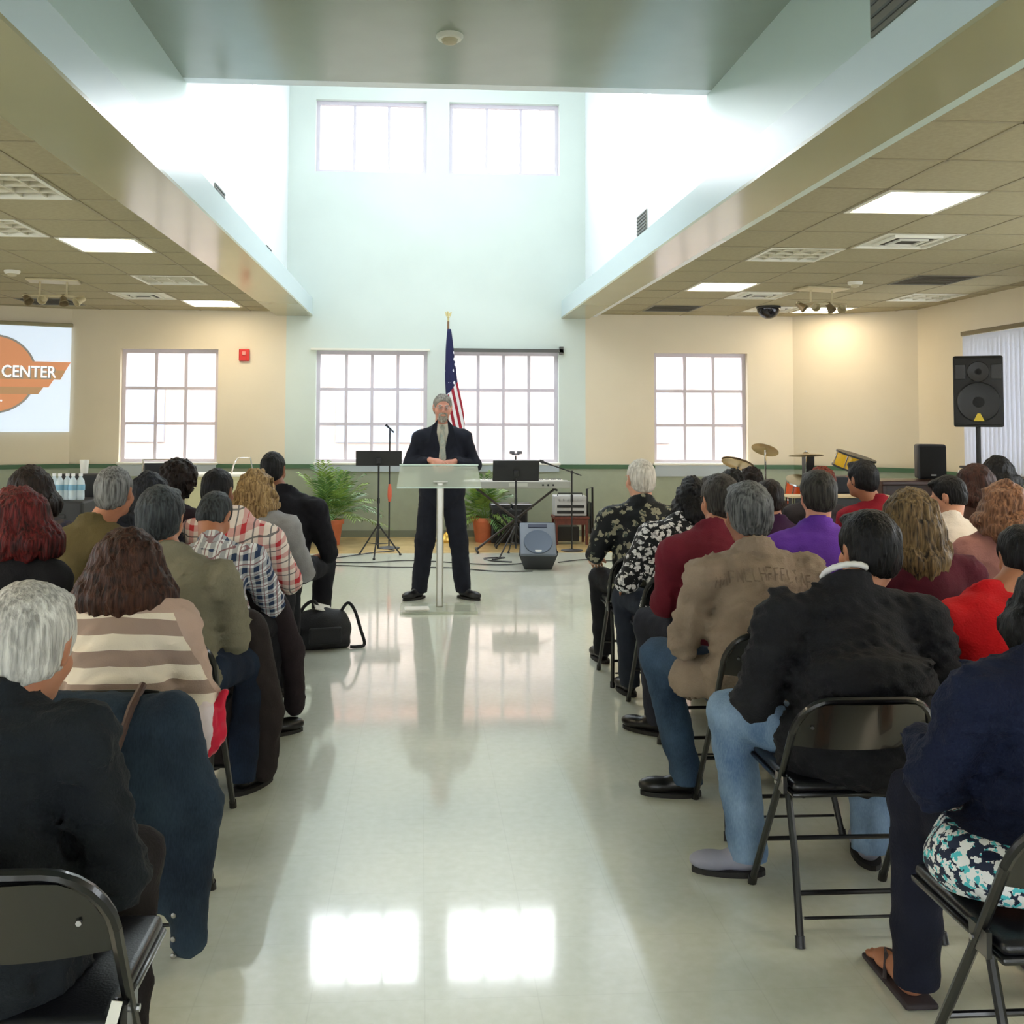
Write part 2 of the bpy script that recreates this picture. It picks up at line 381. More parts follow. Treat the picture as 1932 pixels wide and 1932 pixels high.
# wall grilles on the upper side walls
def wall_grille(x, y, z, h, d, s, label):
    r = empty('wall_vent', (x, y, z), 0, label, 'vent')
    MB().box((0, -d/2, -h/2), (s*.012, d/2, h/2)).build('grille_plate', M_grille, r)
    for i in range(6):
        zz = -h/2+h*(i+.5)/6; MB().box((s*.012, -d/2+.02, zz-.008), (s*.02, d/2-.02, zz+.006)).build('slat', mat('slat_grey', (96, 98, 96)), r)
wall_grille(WL, 8.85, 3.47, .2, .42, 1, 'nearer small grey vent low on the left bright wall'); wall_grille(WL, 11.7, 3.45, .17, .36, 1, 'farther small grey vent low on the left bright wall')
wall_grille(WR, 9.85, 3.52, .2, .42, -1, 'small grey vent low on the right bright wall')
wall_grille(WR, 4.45, 3.62, .38, .55, -1, 'large grey vent high on the right near the top of the frame')

# suspended side ceilings: tiles on a grid with fixtures set into it
CX, CYS, CY0 = .65, .693, 5.93
def ceiling_side(x_in, x_lines, sgn, fixtures, label):
    root = empty('ceiling', (0, 0, 0)); struct(root, label)
    lo, hi = (X0, x_in) if sgn < 0 else (x_in, X1)
    MB().box((lo, Y0, ZC+.05), (hi, YB+.1, ZC+.2)).build('ceiling_deck', mat('deck_grey', (120, 114, 98), rough=.9), root)
    rows = [CY0+CYS*k for k in range(-16, 11)]+[YB-.002]
    bars = MB()
    for x in x_lines[1:-1]: bars.box((x-.011, rows[0], ZC-.003), (x+.011, YB, ZC+.001))
    for y in rows[:-1]: bars.box((min(x_lines), y-.011, ZC-.003), (max(x_lines), y+.011, ZC+.001))
    bars.build('grid_bar', M_tbar, root)
    xs = sorted(x_lines)
    cache = {}
    for i in range(len(xs)-1):
        for j in range(len(rows)-1):
            if (i, j-16) in fixtures: continue
            w_ = xs[i+1]-xs[i]-.004; d_ = rows[j+1]-rows[j]-.004
            key = (round(w_, 3), round(d_, 3))
            if j < 10:   # behind and above the camera: one board
                continue
            if key not in cache:
                b = MB(); b.box((-w_/2, -d_/2, .001), (w_/2, d_/2, .02)); 
                o = b.build('ceiling_tile', M_tile, root); cache[key] = o
            else:
                o = cache[key].copy(); C.objects.link(o)
            o.location = ((xs[i]+xs[i+1])/2, (rows[j]+rows[j+1])/2, ZC)
    MB().box((min(xs), rows[0]-1, ZC+.013), (max(xs), rows[10], ZC+.03)).build('rear_tile_field', M_tile, root)
    return xs, rows
M_light = mat('lit_diffuser', (255, 244, 226), emit=TROFFER, ecol=(255, 236, 205))
M_unlit = mat('unlit_louver', (205, 200, 180), rough=.35)
def troffer(x0, x1, y0, y1, lit, label):
    r = empty('ceiling_light', ((x0+x1)/2, (y0+y1)/2, ZC), 0, label, 'ceiling light'); a, b_ = (x1-x0)/2-.012, (y1-y0)/2-.012
    fr = MB(); 
    for q in ((-a, -b_, a, -b_+.03), (-a, b_-.03, a, b_), (-a, -b_+.03, -a+.03, b_-.03), (a-.03, -b_+.03, a, b_-.03)): fr.box((q[0], q[1], -.008), (q[2], q[3], .03))
    fr.build('light_frame', M_wht, r)
    if lit: MB().box((-a+.03, -b_+.03, .002), (a-.03, b_-.03, .02)).build('diffuser', M_light, r)
    else:
        MB().box((-a+.03, -b_+.03, .034), (a-.03, b_-.03, .044)).build('reflector', M_unlit, r)
        for k in range(1, 4): MB().box((-a+.03, -b_+(2*b_)*k/4-.006, 0), (a-.03, -b_+(2*b_)*k/4+.006, .034)).build('louver', M_unlit, r)
        for k in range(1, 4): MB().box((-a+(2*a)*k/4-.006, -b_+.03, .001), (-a+(2*a)*k/4+.006, b_-.03, .033)).build('louver', M_unlit, r)
def vent(x0, x1, y0, y1, label, dark=False):
    r = empty('ceiling_vent', ((x0+x1)/2, (y0+y1)/2, ZC), 0, label, 'vent'); a, b_ = (x1-x0)/2-.012, (y1-y0)/2-.012
    if dark:
        MB().box((-a, -b_, .004), (a, b_, .02)).build('return_panel', mat('return_grille_dark', (92, 86, 70), rough=.7), r)
        fr = MB()
        for q in ((-a, -b_, a, -b_+.02), (-a, b_-.02, a, b_), (-a, -b_+.02, -a+.02, b_-.02), (a-.02, -b_+.02, a, b_-.02)): fr.box((q[0], q[1], -.008), (q[2], q[3], .004))
        fr.build('vent_frame', M_grille, r)
        for k in range(7):
            y = -b_+.05+(2*b_-.1)*k/6; MB().box((-a+.03, y-.012, -.003), (a-.03, y+.004, .003)).build('slat', mat('slat_dark', (76, 72, 60)), r)
        return
    MB().box((-a, -b_, .012), (a, b_, .03)).build('vent_plate', M_wht, r)
    for k, s in enumerate((1.0, .62, .38)):
        fr = MB(); A, B_ = a*s*.98, b_*s*.98; t = .022; zz = -.004-k*.006
        for q in ((-A, -B_, A, -B_+t), (-A, B_-t, A, B_), (-A, -B_+t, -A+t, B_-t), (A-t, -B_+t, A, B_-t)): fr.box((q[0], q[1], zz), (q[2], q[3], .013))
        fr.build('vent_ring', M_wht, r)
    MB().box((-a*.5, -b_*.5, -.002), (a*.5, b_*.5, .0115)).build('vent_throat', mat('throat_dark', (60, 56, 46), rough=.8), r)
rowy = lambda k: CY0+CYS*k
xr = [OR, 2.85, 3.5, 4.15, 4.8, 5.45, 6.1, 6.5]
xl = [OL, -2.25, -2.9, -3.55, -4.2, -4.85, -5.5, -6.15, X0]
# fixtures: (cell index, row) -> ; right cells counted from the beam, left cells from the far side
R_fix = {(1, 0): 'lit', (2, 2): 'vent', (1, 3): 'unlit', (1, 6): 'lit', (4, 5): 'dark', (2, 7): 'vent', (4, 9): 'lit', (1, 9): 'dark', (5, 7): 'unlit', (3, 9): 'vent', (1, -3): 'lit', (4, -4): 'lit', (1, -6): 'lit'}  # negative rows: unseen lit troffers, added to brighten the near rows
RL = {(1, 0): 'bright square troffer light nearest on the right ceiling', (1, 3): 'unlit louvered troffer on the right ceiling behind the nearest lit one', (1, 6): 'bright troffer light in the middle of the right ceiling', (4, 9): 'bright troffer light close to the right corner wall'}
RVL = {(2, 2): 'white framed square air vent beside the nearest right light', (4, 5): 'dark return air panel on the right ceiling', (2, 7): 'white framed air vent on the right ceiling near the round dome', (1, 9): 'dark slotted vent at the far end of the right soffit', (3, 9): 'air vent behind the hanging dark dome'}
ceiling_side(OR, xr, 1, R_fix, 'suspended tile ceiling on the right')
for (i, k), t in R_fix.items():
    a = (xr[i], xr[i+1], rowy(k), rowy(k+1))
    if t == 'lit': troffer(*a, True, RL.get((i, k), {(1, -3): 'added lit troffer above the right front rows, next to the beam, out of view', (4, -4): 'added lit troffer above the right block, near the side wall, out of view', (1, -6): 'added rearmost lit troffer of the right ceiling, out of view', (4, 0): 'lit troffer near the right side wall, out of view'}.get((i, k), 'lit troffer')))
    elif t == 'unlit': troffer(*a, False, RL.get((i, k), 'unlit troffer by the right side wall'))
    else: vent(*a, RVL[(i, k)], t == 'dark')
L_fix = {(1, 3): 'lit', (1, 9): 'lit', (1, 6): 'unlit', (2, 8): 'vent', (4, 9): 'dark', (1, 0): 'unlit', (2, 2): 'unlit', (1, -3): 'lit', (4, -4): 'lit', (1, -6): 'lit'}  # negative rows: added lamps out of view, lighting backs and near floor
xls = sorted(xl)
conv = {(len(xl)-2-i, k): v for (i, k), v in L_fix.items()}
ceiling_side(OL, xl, -1, conv, 'suspended tile ceiling on the left')
LL = {(1, 3): 'bright troffer light in the middle of the left ceiling', (1, 9): 'bright troffer light at the far end of the left ceiling', (1, 6): 'unlit troffer between the two lit ones on the left ceiling', (1, 0): 'unlit louvered troffer at the left edge of the photo, nearest', (2, 2): 'unlit troffer at the left edge, behind the nearest one'}
for (i, k), t in L_fix.items():
    a = (xl[i+1], xl[i], rowy(k), rowy(k+1))
    if t == 'lit': troffer(*a, True, LL.get((i, k), {(1, -3): 'added lit troffer above the left front rows, next to the beam, out of view', (4, -4): 'added lit troffer above the left block, near the side wall, out of view', (1, -6): 'added rearmost lit troffer of the left ceiling, out of view'}.get((i, k), 'lit troffer')))
    elif t == 'unlit': troffer(*a, False, LL[(i, k)])
    else: vent(*a, {(2, 8): 'air vent on the left ceiling near the hanging spotlights', (4, 9): 'dark return air panel over the projected picture'}[(i, k)], t == 'dark')

# outdoors: ground and a pale house seen through the glass
M_gr = mat('grey_paving', (120, 112, 104), rough=.9, var=.08)  # even grey-brown paving colour with slight random variation
g = MB().box((-60, YB+.4, -.3), (60, 80, -.1)).build('ground', M_gr); struct(g, 'pale paved ground outside')
bl = empty('building', (-2, 24, -.1), 0, 'pale stucco house with red tile roof outside the windows', 'building')
MB().box((-14, 0, 0), (16, 6, 5.2)).build('house_wall', mat('pale_stucco', (150, 132, 124), rough=.9, var=.03), bl)
MB().prism([(-15, 5.2), (17, 5.2), (15, 7.4), (-13, 7.4)], -.6, 6.4).build('roof', mat('pale_red_tile', (140, 96, 84), rough=.9, var=.1), bl)
for k in range(5): MB().box((-12+k*6, -.05, 1.1), (-10+k*6, .02, 2.4)).build('window', mat('house_glass', (120, 130, 150), rough=.2), bl)
# daylight portals at the openings
portal('portal_roof', ((SX0+SX1)/2, (SY0+SY1)/2, ZT+.16), (0, 0, 0), SX1-SX0, SY1-SY0)
for sx, rz in ((WL-.16, -PI/2), (WR+.16, PI/2)):
    for yy in (YT+.9, YT+2.5): portal('portal_side', (sx, yy, 5.6), (PI/2, 0, rz), 1.4, 1.8)
for a, b, z0, z1 in holes: portal('portal_window', ((a+b)/2, YB+.2, (z0+z1)/2), (-PI/2, 0, 0), b-a, z1-z0)
# ------------------------------------------------------------------ smooth implicit surfaces -> meshes
class Fld:
    def __init__(s, lo, hi, h):
        s.h = h; s.lo = np.array(lo, float); n = np.ceil((np.array(hi, float)-s.lo)/h).astype(int)+1; s.n = n
        s.F = np.full(n, .12, np.float32); s.ax = [(s.lo[i]+h*np.arange(n[i])).astype(np.float32) for i in range(3)]
    def sub(s, lo, hi):
        i0 = np.clip(np.floor((np.array(lo)-s.lo)/s.h).astype(int), 0, s.n); i1 = np.clip(np.ceil((np.array(hi)-s.lo)/s.h).astype(int)+1, 0, s.n)
        sl = tuple(slice(a, b) for a, b in zip(i0, i1))
        return sl, s.ax[0][sl[0]][:, None, None], s.ax[1][sl[1]][None, :, None], s.ax[2][sl[2]][None, None, :]
    def comb(s, sl, d, k, op):
        if d.size == 0: return
        A = s.F[sl]
        if op == 'add':
            R = np.minimum(A, d)
            if k > 0: R = R-np.maximum(k-np.abs(A-d), 0)**2/(4*k)
        else:
            d = -d; R = np.maximum(A, d)
            if k > 0: R = R+np.maximum(k-np.abs(A-d), 0)**2/(4*k)
        s.F[sl] = R
    def cone(s, a, b, ra, rb, k=.03, op='add', sc=None):
        a = np.array(a, float); b = np.array(b, float); m = max(ra, rb)+.06+k
        sl, X, Y, Z = s.sub(np.minimum(a, b)-m, np.maximum(a, b)+m)
        ba = b-a; L2 = max(ba@ba, 1e-9)
        x, y, z = X-a[0], Y-a[1], Z-a[2]
        t = np.clip((x*ba[0]+y*ba[1]+z*ba[2])/L2, 0, 1)
        dx, dy, dz = x-t*ba[0], y-t*ba[1], z-t*ba[2]
        if sc is not None: dx = dx/sc[0]; dy = dy/sc[1]; dz = dz/sc[2]
        s.comb(sl, np.sqrt(dx*dx+dy*dy+dz*dz)-(ra+(rb-ra)*t), k, op); return s
    def chain(s, pts, rs, k=.03, **kw):
        for i in range(len(pts)-1): s.cone(pts[i], pts[i+1], rs[i], rs[i+1], k, **kw)
        return s
    def ell(s, c, r, k=.03, op='add', R=None):
        c = np.array(c, float); r = np.array(r, float); m = r.max()+.06+k
        sl, X, Y, Z = s.sub(c-m, c+m); x, y, z = X-c[0], Y-c[1], Z-c[2]
        if R is not None:
            R = np.array(R); x, y, z = (R[0][0]*x+R[1][0]*y+R[2][0]*z, R[0][1]*x+R[1][1]*y+R[2][1]*z, R[0][2]*x+R[1][2]*y+R[2][2]*z)
        k0 = np.sqrt((x/r[0])**2+(y/r[1])**2+(z/r[2])**2); k1 = np.sqrt((x/r[0]**2)**2+(y/r[1]**2)**2+(z/r[2]**2)**2)+1e-6
        s.comb(sl, k0*(k0-1)/k1, k, op); return s
    def cut(s, p, n, k=0):      # keep the side opposite to n
        n = np.array(n, float); n /= np.linalg.norm(n)
        d = (s.ax[0][:, None, None]-p[0])*n[0]+(s.ax[1][None, :, None]-p[1])*n[1]+(s.ax[2][None, None, :]-p[2])*n[2]
        s.F = np.maximum(s.F, d.astype(np.float32)); return s
    def wob(s, amp, freq, seed, aniso=(1, 1, 1), ridged=False):
        rg = np.random.RandomState(seed); acc = 0
        for i in range(5):
            d = rg.normal(size=3)*np.array(aniso); d /= np.linalg.norm(d); f = freq*(.6+1.1*rg.rand()); ph = rg.rand()*6.28
            w_ = rg.normal(size=3); w_ = w_/np.linalg.norm(w_)*freq*.45
            warp = 1.2*np.sin(s.ax[0][:, None, None]*w_[0]+s.ax[1][None, :, None]*w_[1]+s.ax[2][None, None, :]*w_[2]+ph*2)
            q = np.sin((s.ax[0][:, None, None]*d[0]+s.ax[1][None, :, None]*d[1]+s.ax[2][None, None, :]*d[2])*f+ph+warp)
            acc = acc+(np.abs(q)*2-1 if ridged else q)
        s.F = s.F+(acc*amp/2.2).astype(np.float32); return s
    def mesh(s):
        F = s.F; S = F < 0
        c = [F[i:F.shape[0]-1+i, j:F.shape[1]-1+j, k:F.shape[2]-1+k] for i in (0, 1) for j in (0, 1) for k in (0, 1)]
        cnt = sum((q < 0).astype(np.int8) for q in c); act = (cnt > 0) & (cnt < 8)
        idx = np.argwhere(act); n = len(idx)
        if n == 0: return np.zeros((0, 3)), np.zeros((0, 4), int)
        ids = -np.ones(act.shape, np.int64); ids[tuple(idx.T)] = np.arange(n)
        V = np.stack([q[tuple(idx.T)] for q in c], 1); off = np.array([(i, j, k) for i in (0, 1) for j in (0, 1) for k in (0, 1)], float)
        acc = np.zeros((n, 3)); num = np.zeros(n)
        for a in range(8):
            for b in range(a+1, 8):
                if np.abs(off[a]-off[b]).sum() != 1: continue
                va, vb = V[:, a], V[:, b]; m = (va < 0) != (vb < 0); t = np.where(m, va/np.where(m, va-vb, 1), 0)
                acc += m[:, None]*(off[a]+(off[b]-off[a])*t[:, None]); num += m
        P = (idx+acc/num[:, None])*s.h+s.lo
        Q = []
        for ax in range(3):
            o = [i for i in range(3) if i != ax]
            A = S.take(range(S.shape[ax]-1), ax); B = S.take(range(1, S.shape[ax]), ax)
            e = np.argwhere(A != B); e = e[(e[:, o[0]] > 0) & (e[:, o[1]] > 0) & (e[:, o[0]] < S.shape[o[0]]-1) & (e[:, o[1]] < S.shape[o[1]]-1)]
            ins = A[tuple(e.T)]
            q = []
            for d0, d1 in ((-1, -1), (0, -1), (0, 0), (-1, 0)):
                g = e.copy(); g[:, o[0]] += d0; g[:, o[1]] += d1; q.append(ids[tuple(g.T)])
            q = np.stack(q, 1); flip = ins if ax != 1 else ~ins
            q[~flip] = q[~flip][:, ::-1]; Q.append(q)
        Q = np.concatenate(Q); Q = Q[(Q >= 0).all(1)]
        return P, Q
def merge(parts):
    vs, fs, o = [], [], 0
    for P, Q in parts: vs.append(P); fs.append(Q+o); o += len(P)
    return np.concatenate(vs), np.concatenate(fs)
def mk(name, PQ, m, parent):
    P, Q = PQ
    me = bpy.data.meshes.new(name); me.vertices.add(len(P)); me.vertices.foreach_set('co', P.astype(np.float32).ravel())
    me.loops.add(len(Q)*4); me.loops.foreach_set('vertex_index', Q.astype(np.int32).ravel())
    me.polygons.add(len(Q)); me.polygons.foreach_set('loop_start', np.arange(0, len(Q)*4, 4, dtype=np.int32))
    try: me.polygons.foreach_set('loop_total', np.full(len(Q), 4, dtype=np.int32))
    except Exception: pass
    me.update(calc_edges=True); me.validate()
    return link_mesh(name, me, m, parent, 'all')

def rotm(yaw=0, pitch=0, roll=0):     # yaw +left, pitch +down (nods forward), roll +to the right
    return np.array((Matrix.Rotation(yaw, 3, 'Z') @ Matrix.Rotation(-pitch, 3, 'X') @ Matrix.Rotation(roll, 3, 'Y')))
R_ = math.radians
def unit(v): v = np.array(v, float); return v/np.linalg.norm(v)

def hand(w, d, n, side, curl=.6, s=1, h=.0055):
    """w wrist, d finger direction, n back-of-hand normal, side = +1 thumb on the s side"""
    w = np.array(w, float); d = unit(d); n = unit(np.array(n)-d*np.dot(n, d)); sd = np.cross(d, n)*side
    F = Fld(w-.16*s, w+.2*s, h)
    B = np.array([sd, d, n]).T
    F.ell(w+d*.045*s, (.040*s, .052*s, .016*s), .015, R=B)
    F.cone(w-d*.03*s, w+d*.02*s, .024*s, .022*s, .02)
    for off, L in ((-.030, .062), (-.010, .078), (.010, .084), (.030, .076)):
        base = w+(d*.078+sd*off)*s; dirn = d; p = base; r = .0085*s
        for q in range(3):
            a = curl*(.5+q*.35); dirn = unit(dirn*math.cos(a*.7)-n*math.sin(a*.7))
            e = p+dirn*L*s*(.42, .32, .26)[q]; F.cone(p, e, r, r*.92, .006); p = e; r *= .9
    b = w+(d*.02+sd*.030)*s; m1 = b+unit(sd*.8+d*.7-n*.2)*.038*s; m2 = m1+unit(d*.9+sd*.2-n*.4)*.03*s
    F.chain([b, m1, m2], [.013*s, .0105*s, .0085*s], .012)
    return F.mesh()

def head_fld(c, Rm, s, h=.006, face=True, neck=None, jaw=1.0):
    c = np.array(c, float); L = lambda x, y, z: c+Rm @ (np.array((x, y, z))*s)
    lo = c-.17*s; hi = c+.17*s
    if neck is not None: lo = np.minimum(lo, np.array(neck)-.08*s); hi = np.maximum(hi, np.array(neck)+.08*s)
    F = Fld(lo, hi, h)
    F.ell(L(0, -.015, .028), np.array((.074, .094, .088))*s, .02, R=Rm)
    F.ell(L(0, .028, -.035), np.array((.060*jaw, .066, .082))*s, .03, R=Rm)
    F.ell(L(0, .070, -.088), np.array((.030*jaw, .024, .020))*s, .025, R=Rm)
    for sx in (-1, 1):
        F.ell(L(sx*.040, .052, -.030), np.array((.026, .026, .024))*s, .02, R=Rm)        # cheek
        F.ell(L(sx*.074, -.008, -.004), np.array((.009, .018, .032))*s, .008, R=Rm)        # ear
        F.ell(L(sx*.081, -.012, .004), np.array((.007, .016, .028))*s, .006, R=Rm)
        F.ell(L(sx*.086, -.004, -.002), np.array((.006, .008, .015))*s, .004, 'sub', R=Rm)
        if face:
            F.ell(L(sx*.031, .098, .006), np.array((.017, .016, .011))*s, .012, 'sub', R=Rm)  # eye socket
            F.ell(L(sx*.030, .086, .022), np.array((.024, .009, .007))*s, .012, R=Rm)         # brow
    if face:
        F.cone(L(0, .094, .008), L(0, .114, -.026), .008*s, .012*s, .012)
        for sx in (-1, 1): F.ell(L(sx*.012, .104, -.030), np.array((.009, .011, .008))*s, .006, R=Rm)
        F.ell(L(0, .094, -.052), np.array((.023, .010, .006))*s, .006, R=Rm); F.ell(L(0, .091, -.062), np.array((.020, .010, .007))*s, .006, R=Rm)
        F.ell(L(0, .106, -.057), np.array((.022, .008, .0022))*s, .002, 'sub', R=Rm)
    if neck is not None:
        F.cone(L(0, -.028, -.055), np.array(neck), .056*s, .066*s, .03, sc=(1, 1.0, 1))
    return F, L

HR = {}
def hair_mat(name, c1, c2, fine=1.0, rough=.5):
    def bld(nt, b, v):
        n = nnoise(nt, v, 1, 5, (110*fine, 110*fine, 10*fine)); n2 = nnoise(nt, v, 9, 2)
        m = nmath(nt, 'ADD', nmath(nt, 'MULTIPLY', n, .7), nmath(nt, 'MULTIPLY', n2, .3))
        nt.links.new(nramp(nt, m, [(.38, srgb(c1)), (.62, srgb(c2))]), b.inputs['Base Color']); nbump(nt, b, n, .8, .012)
    return node_mat('hair_'+name, bld, rough=rough, spec=.22)

def make_hair(kind, c, Rm, s, seed, body, h=.008, amp=1, shoulders=None):
    """returns mesh; body: dict(N=neck base, back=unit vector to the back, down length)"""
    c = np.array(c, float); L = lambda x, y, z: c+Rm @ (np.array((x, y, z))*s)
    ln = body.get('len', 0); wd = body.get('wid', 1); ex = .30 if kind in ('long', 'bob', 'curly_long') else .19
    F = Fld(c-np.array((ex*.75, ex*.8, ex*.9+ln))*s, c+np.array((ex*.75, ex*.8, ex*.75))*s, h)
    down = np.array((0, -.12, -1.)); up = np.array((0, 0, 1.))
    if kind in ('short', 'crop', 'fade', 'bald'):
        t = {'short': .012, 'crop': .006, 'fade': .009, 'bald': .003}[kind]
        F.ell(L(0, -.019, .030), np.array((.076+t, .094+t, .088+t*1.3))*s, 0, R=Rm)
        F.ell(L(0, -.045, -.02), np.array((.068+t*.7, .062+t*.7, .075))*s, .02, R=Rm)
        # hairline: drop the face side, the sides below the temple and the nape
        F.cut(L(0, .062, .045), Rm @ np.array((0, 1, -.55)))
        F.cut(L(0, -.085, -.078 if kind != 'fade' else -.065), Rm @ np.array((0, .42, -1)))
        if kind == 'short': F.ell(L(0, .045, .100), np.array((.060, .045, .022))*s, .02, R=Rm)
        if kind == 'bald': F.ell(L(0, .03, .12), np.array((.055, .09, .05))*s, .02, 'sub', R=Rm)
        for sx in (-1, 1): F.ell(L(sx*.088, .006, -.012), np.array((.022, .028, .038))*s, .005, 'sub', R=Rm)
        F.wob(.0022*amp, 260, seed, (1, 1, .25)); F.wob(.0012*amp, 90, seed+1)
    elif kind == 'puffy':
        F.ell(L(0, -.022, .030), np.array((.100*wd, .112, .108))*s, 0, R=Rm)
        F.ell(L(0, -.052, -.035), np.array((.085*wd, .070, .080))*s, .03, R=Rm)
        F.cut(L(0, .060, .030), Rm @ np.array((0, 1, -.45)))
        F.wob(.006*amp, 120, seed); F.wob(.004*amp, 240, seed+3)
    elif kind in ('bob', 'long', 'curly_long'):
        F.ell(L(0, -.020, .030), np.array((.090*wd, .106, .100))*s, 0, R=Rm)
        n = 9
        for i in range(n):
            a = PI*(-.12+1.24*i/(n-1)); x = math.cos(a); y = -math.sin(a)
            p0 = L(x*.070*wd, y*.075-.012, .030); p1 = L(x*.086*wd, y*.088-.014, -.045)
            fl = (1.12 if kind == 'bob' else 1.0)*wd
            back = max(0, -y)
            tgt = p1+np.array((x*.012*fl, -.015-.035*back*(1 if ln > .14 else .3), -ln*s*(.55+.45*back if kind != 'bob' else .85+.15*back)))
            tgt[0] = c[0]+(tgt[0]-c[0])*fl
            mid = (p1+tgt)/2+np.array((x*.012, -.012*back, 0))
            F.chain([p0, p1, mid, tgt], [.026*s, .030*s, .034*s, .020*s if kind != 'bob' else .026*s], .045)
        # fill the back
        F.ell(L(0, -.045, -.045)-np.array((0, 0, ln*s*.30)), np.array((.080*wd, .060, .06+ln*.42))*s, .04)
        F.cut(L(0, .058, .03), Rm @ np.array((0, 1, -.12 if kind != 'curly_long' else -.2)))
        if kind == 'curly_long': F.wob(.007*amp, 75, seed, (1, 1, 1)); F.wob(.005*amp, 150, seed+3)
        else: F.wob(.0034*amp, 200, seed, (1, 1, .10)); F.wob(.003*amp, 90, seed+2, (1, 1, .15))
    return F.mesh()

SK = {'light': (206, 150, 122), 'tan': (176, 118, 88), 'brown': (136, 86, 60), 'dark': (92, 60, 44), 'pink': (206, 144, 122)}
def skin(k): return mat('skin_'+k, SK[k], rough=.5, var=.06, bump=.05, bscale=90)
M_shoe = mat('black_shoe_leather', (18, 17, 18), rough=.35)
M_sole = mat('shoe_sole', (30, 28, 28), rough=.7)

def shoe(parent, ank, dirn, m, s=1, sole=None, name='shoe', h=.009):
    ank = np.array(ank, float); d = unit((dirn[0], dirn[1], 0)); z0 = .0
    F = Fld(ank+np.array((-.2, -.2, -.14)), ank+np.array((.22, .24, .08)), h); B = np.array([np.cross(d, (0, 0, 1)), d, (0, 0, 1)]).T
    q = ank.copy(); q[2] = z0
    F.ell(q+d*.02+(0, 0, .055), np.array((.040, .060, .050))*s, .03, R=B); F.ell(q+d*.12+(0, 0, .040), np.array((.046, .085, .036))*s, .03, R=B)
    F.cone(q+(0, 0, .06), q+(0, 0, .105), .040*s, .040*s, .02)
    F.cut(q+np.array((0, 0, .012)), (0, 0, -1)); F.cut(q+np.array((0, 0, .115)), (0, 0, 1))
    o = mk(name, F.mesh(), m, parent)
    ms = MB(); n = 18; poly = []
    for k in range(n):
        a = 2*PI*k/n; r1 = .05*s*(1-.12*math.sin(a)); p = q[:2]+d[:2]*(.065+.135*math.sin(a)*s)+np.array((d[1], -d[0]))*r1*math.cos(a); poly.append(p)
    ms.add([(p[0], p[1], .0005) for p in poly]+[(p[0], p[1], .018) for p in poly], [tuple(range(n)), tuple(range(2*n-1, n-1, -1))]+[(i, (i+1) % n, (i+1) % n+n, i+n) for i in range(n)])
    ms.build('sole', sole or M_sole, o)
    return o

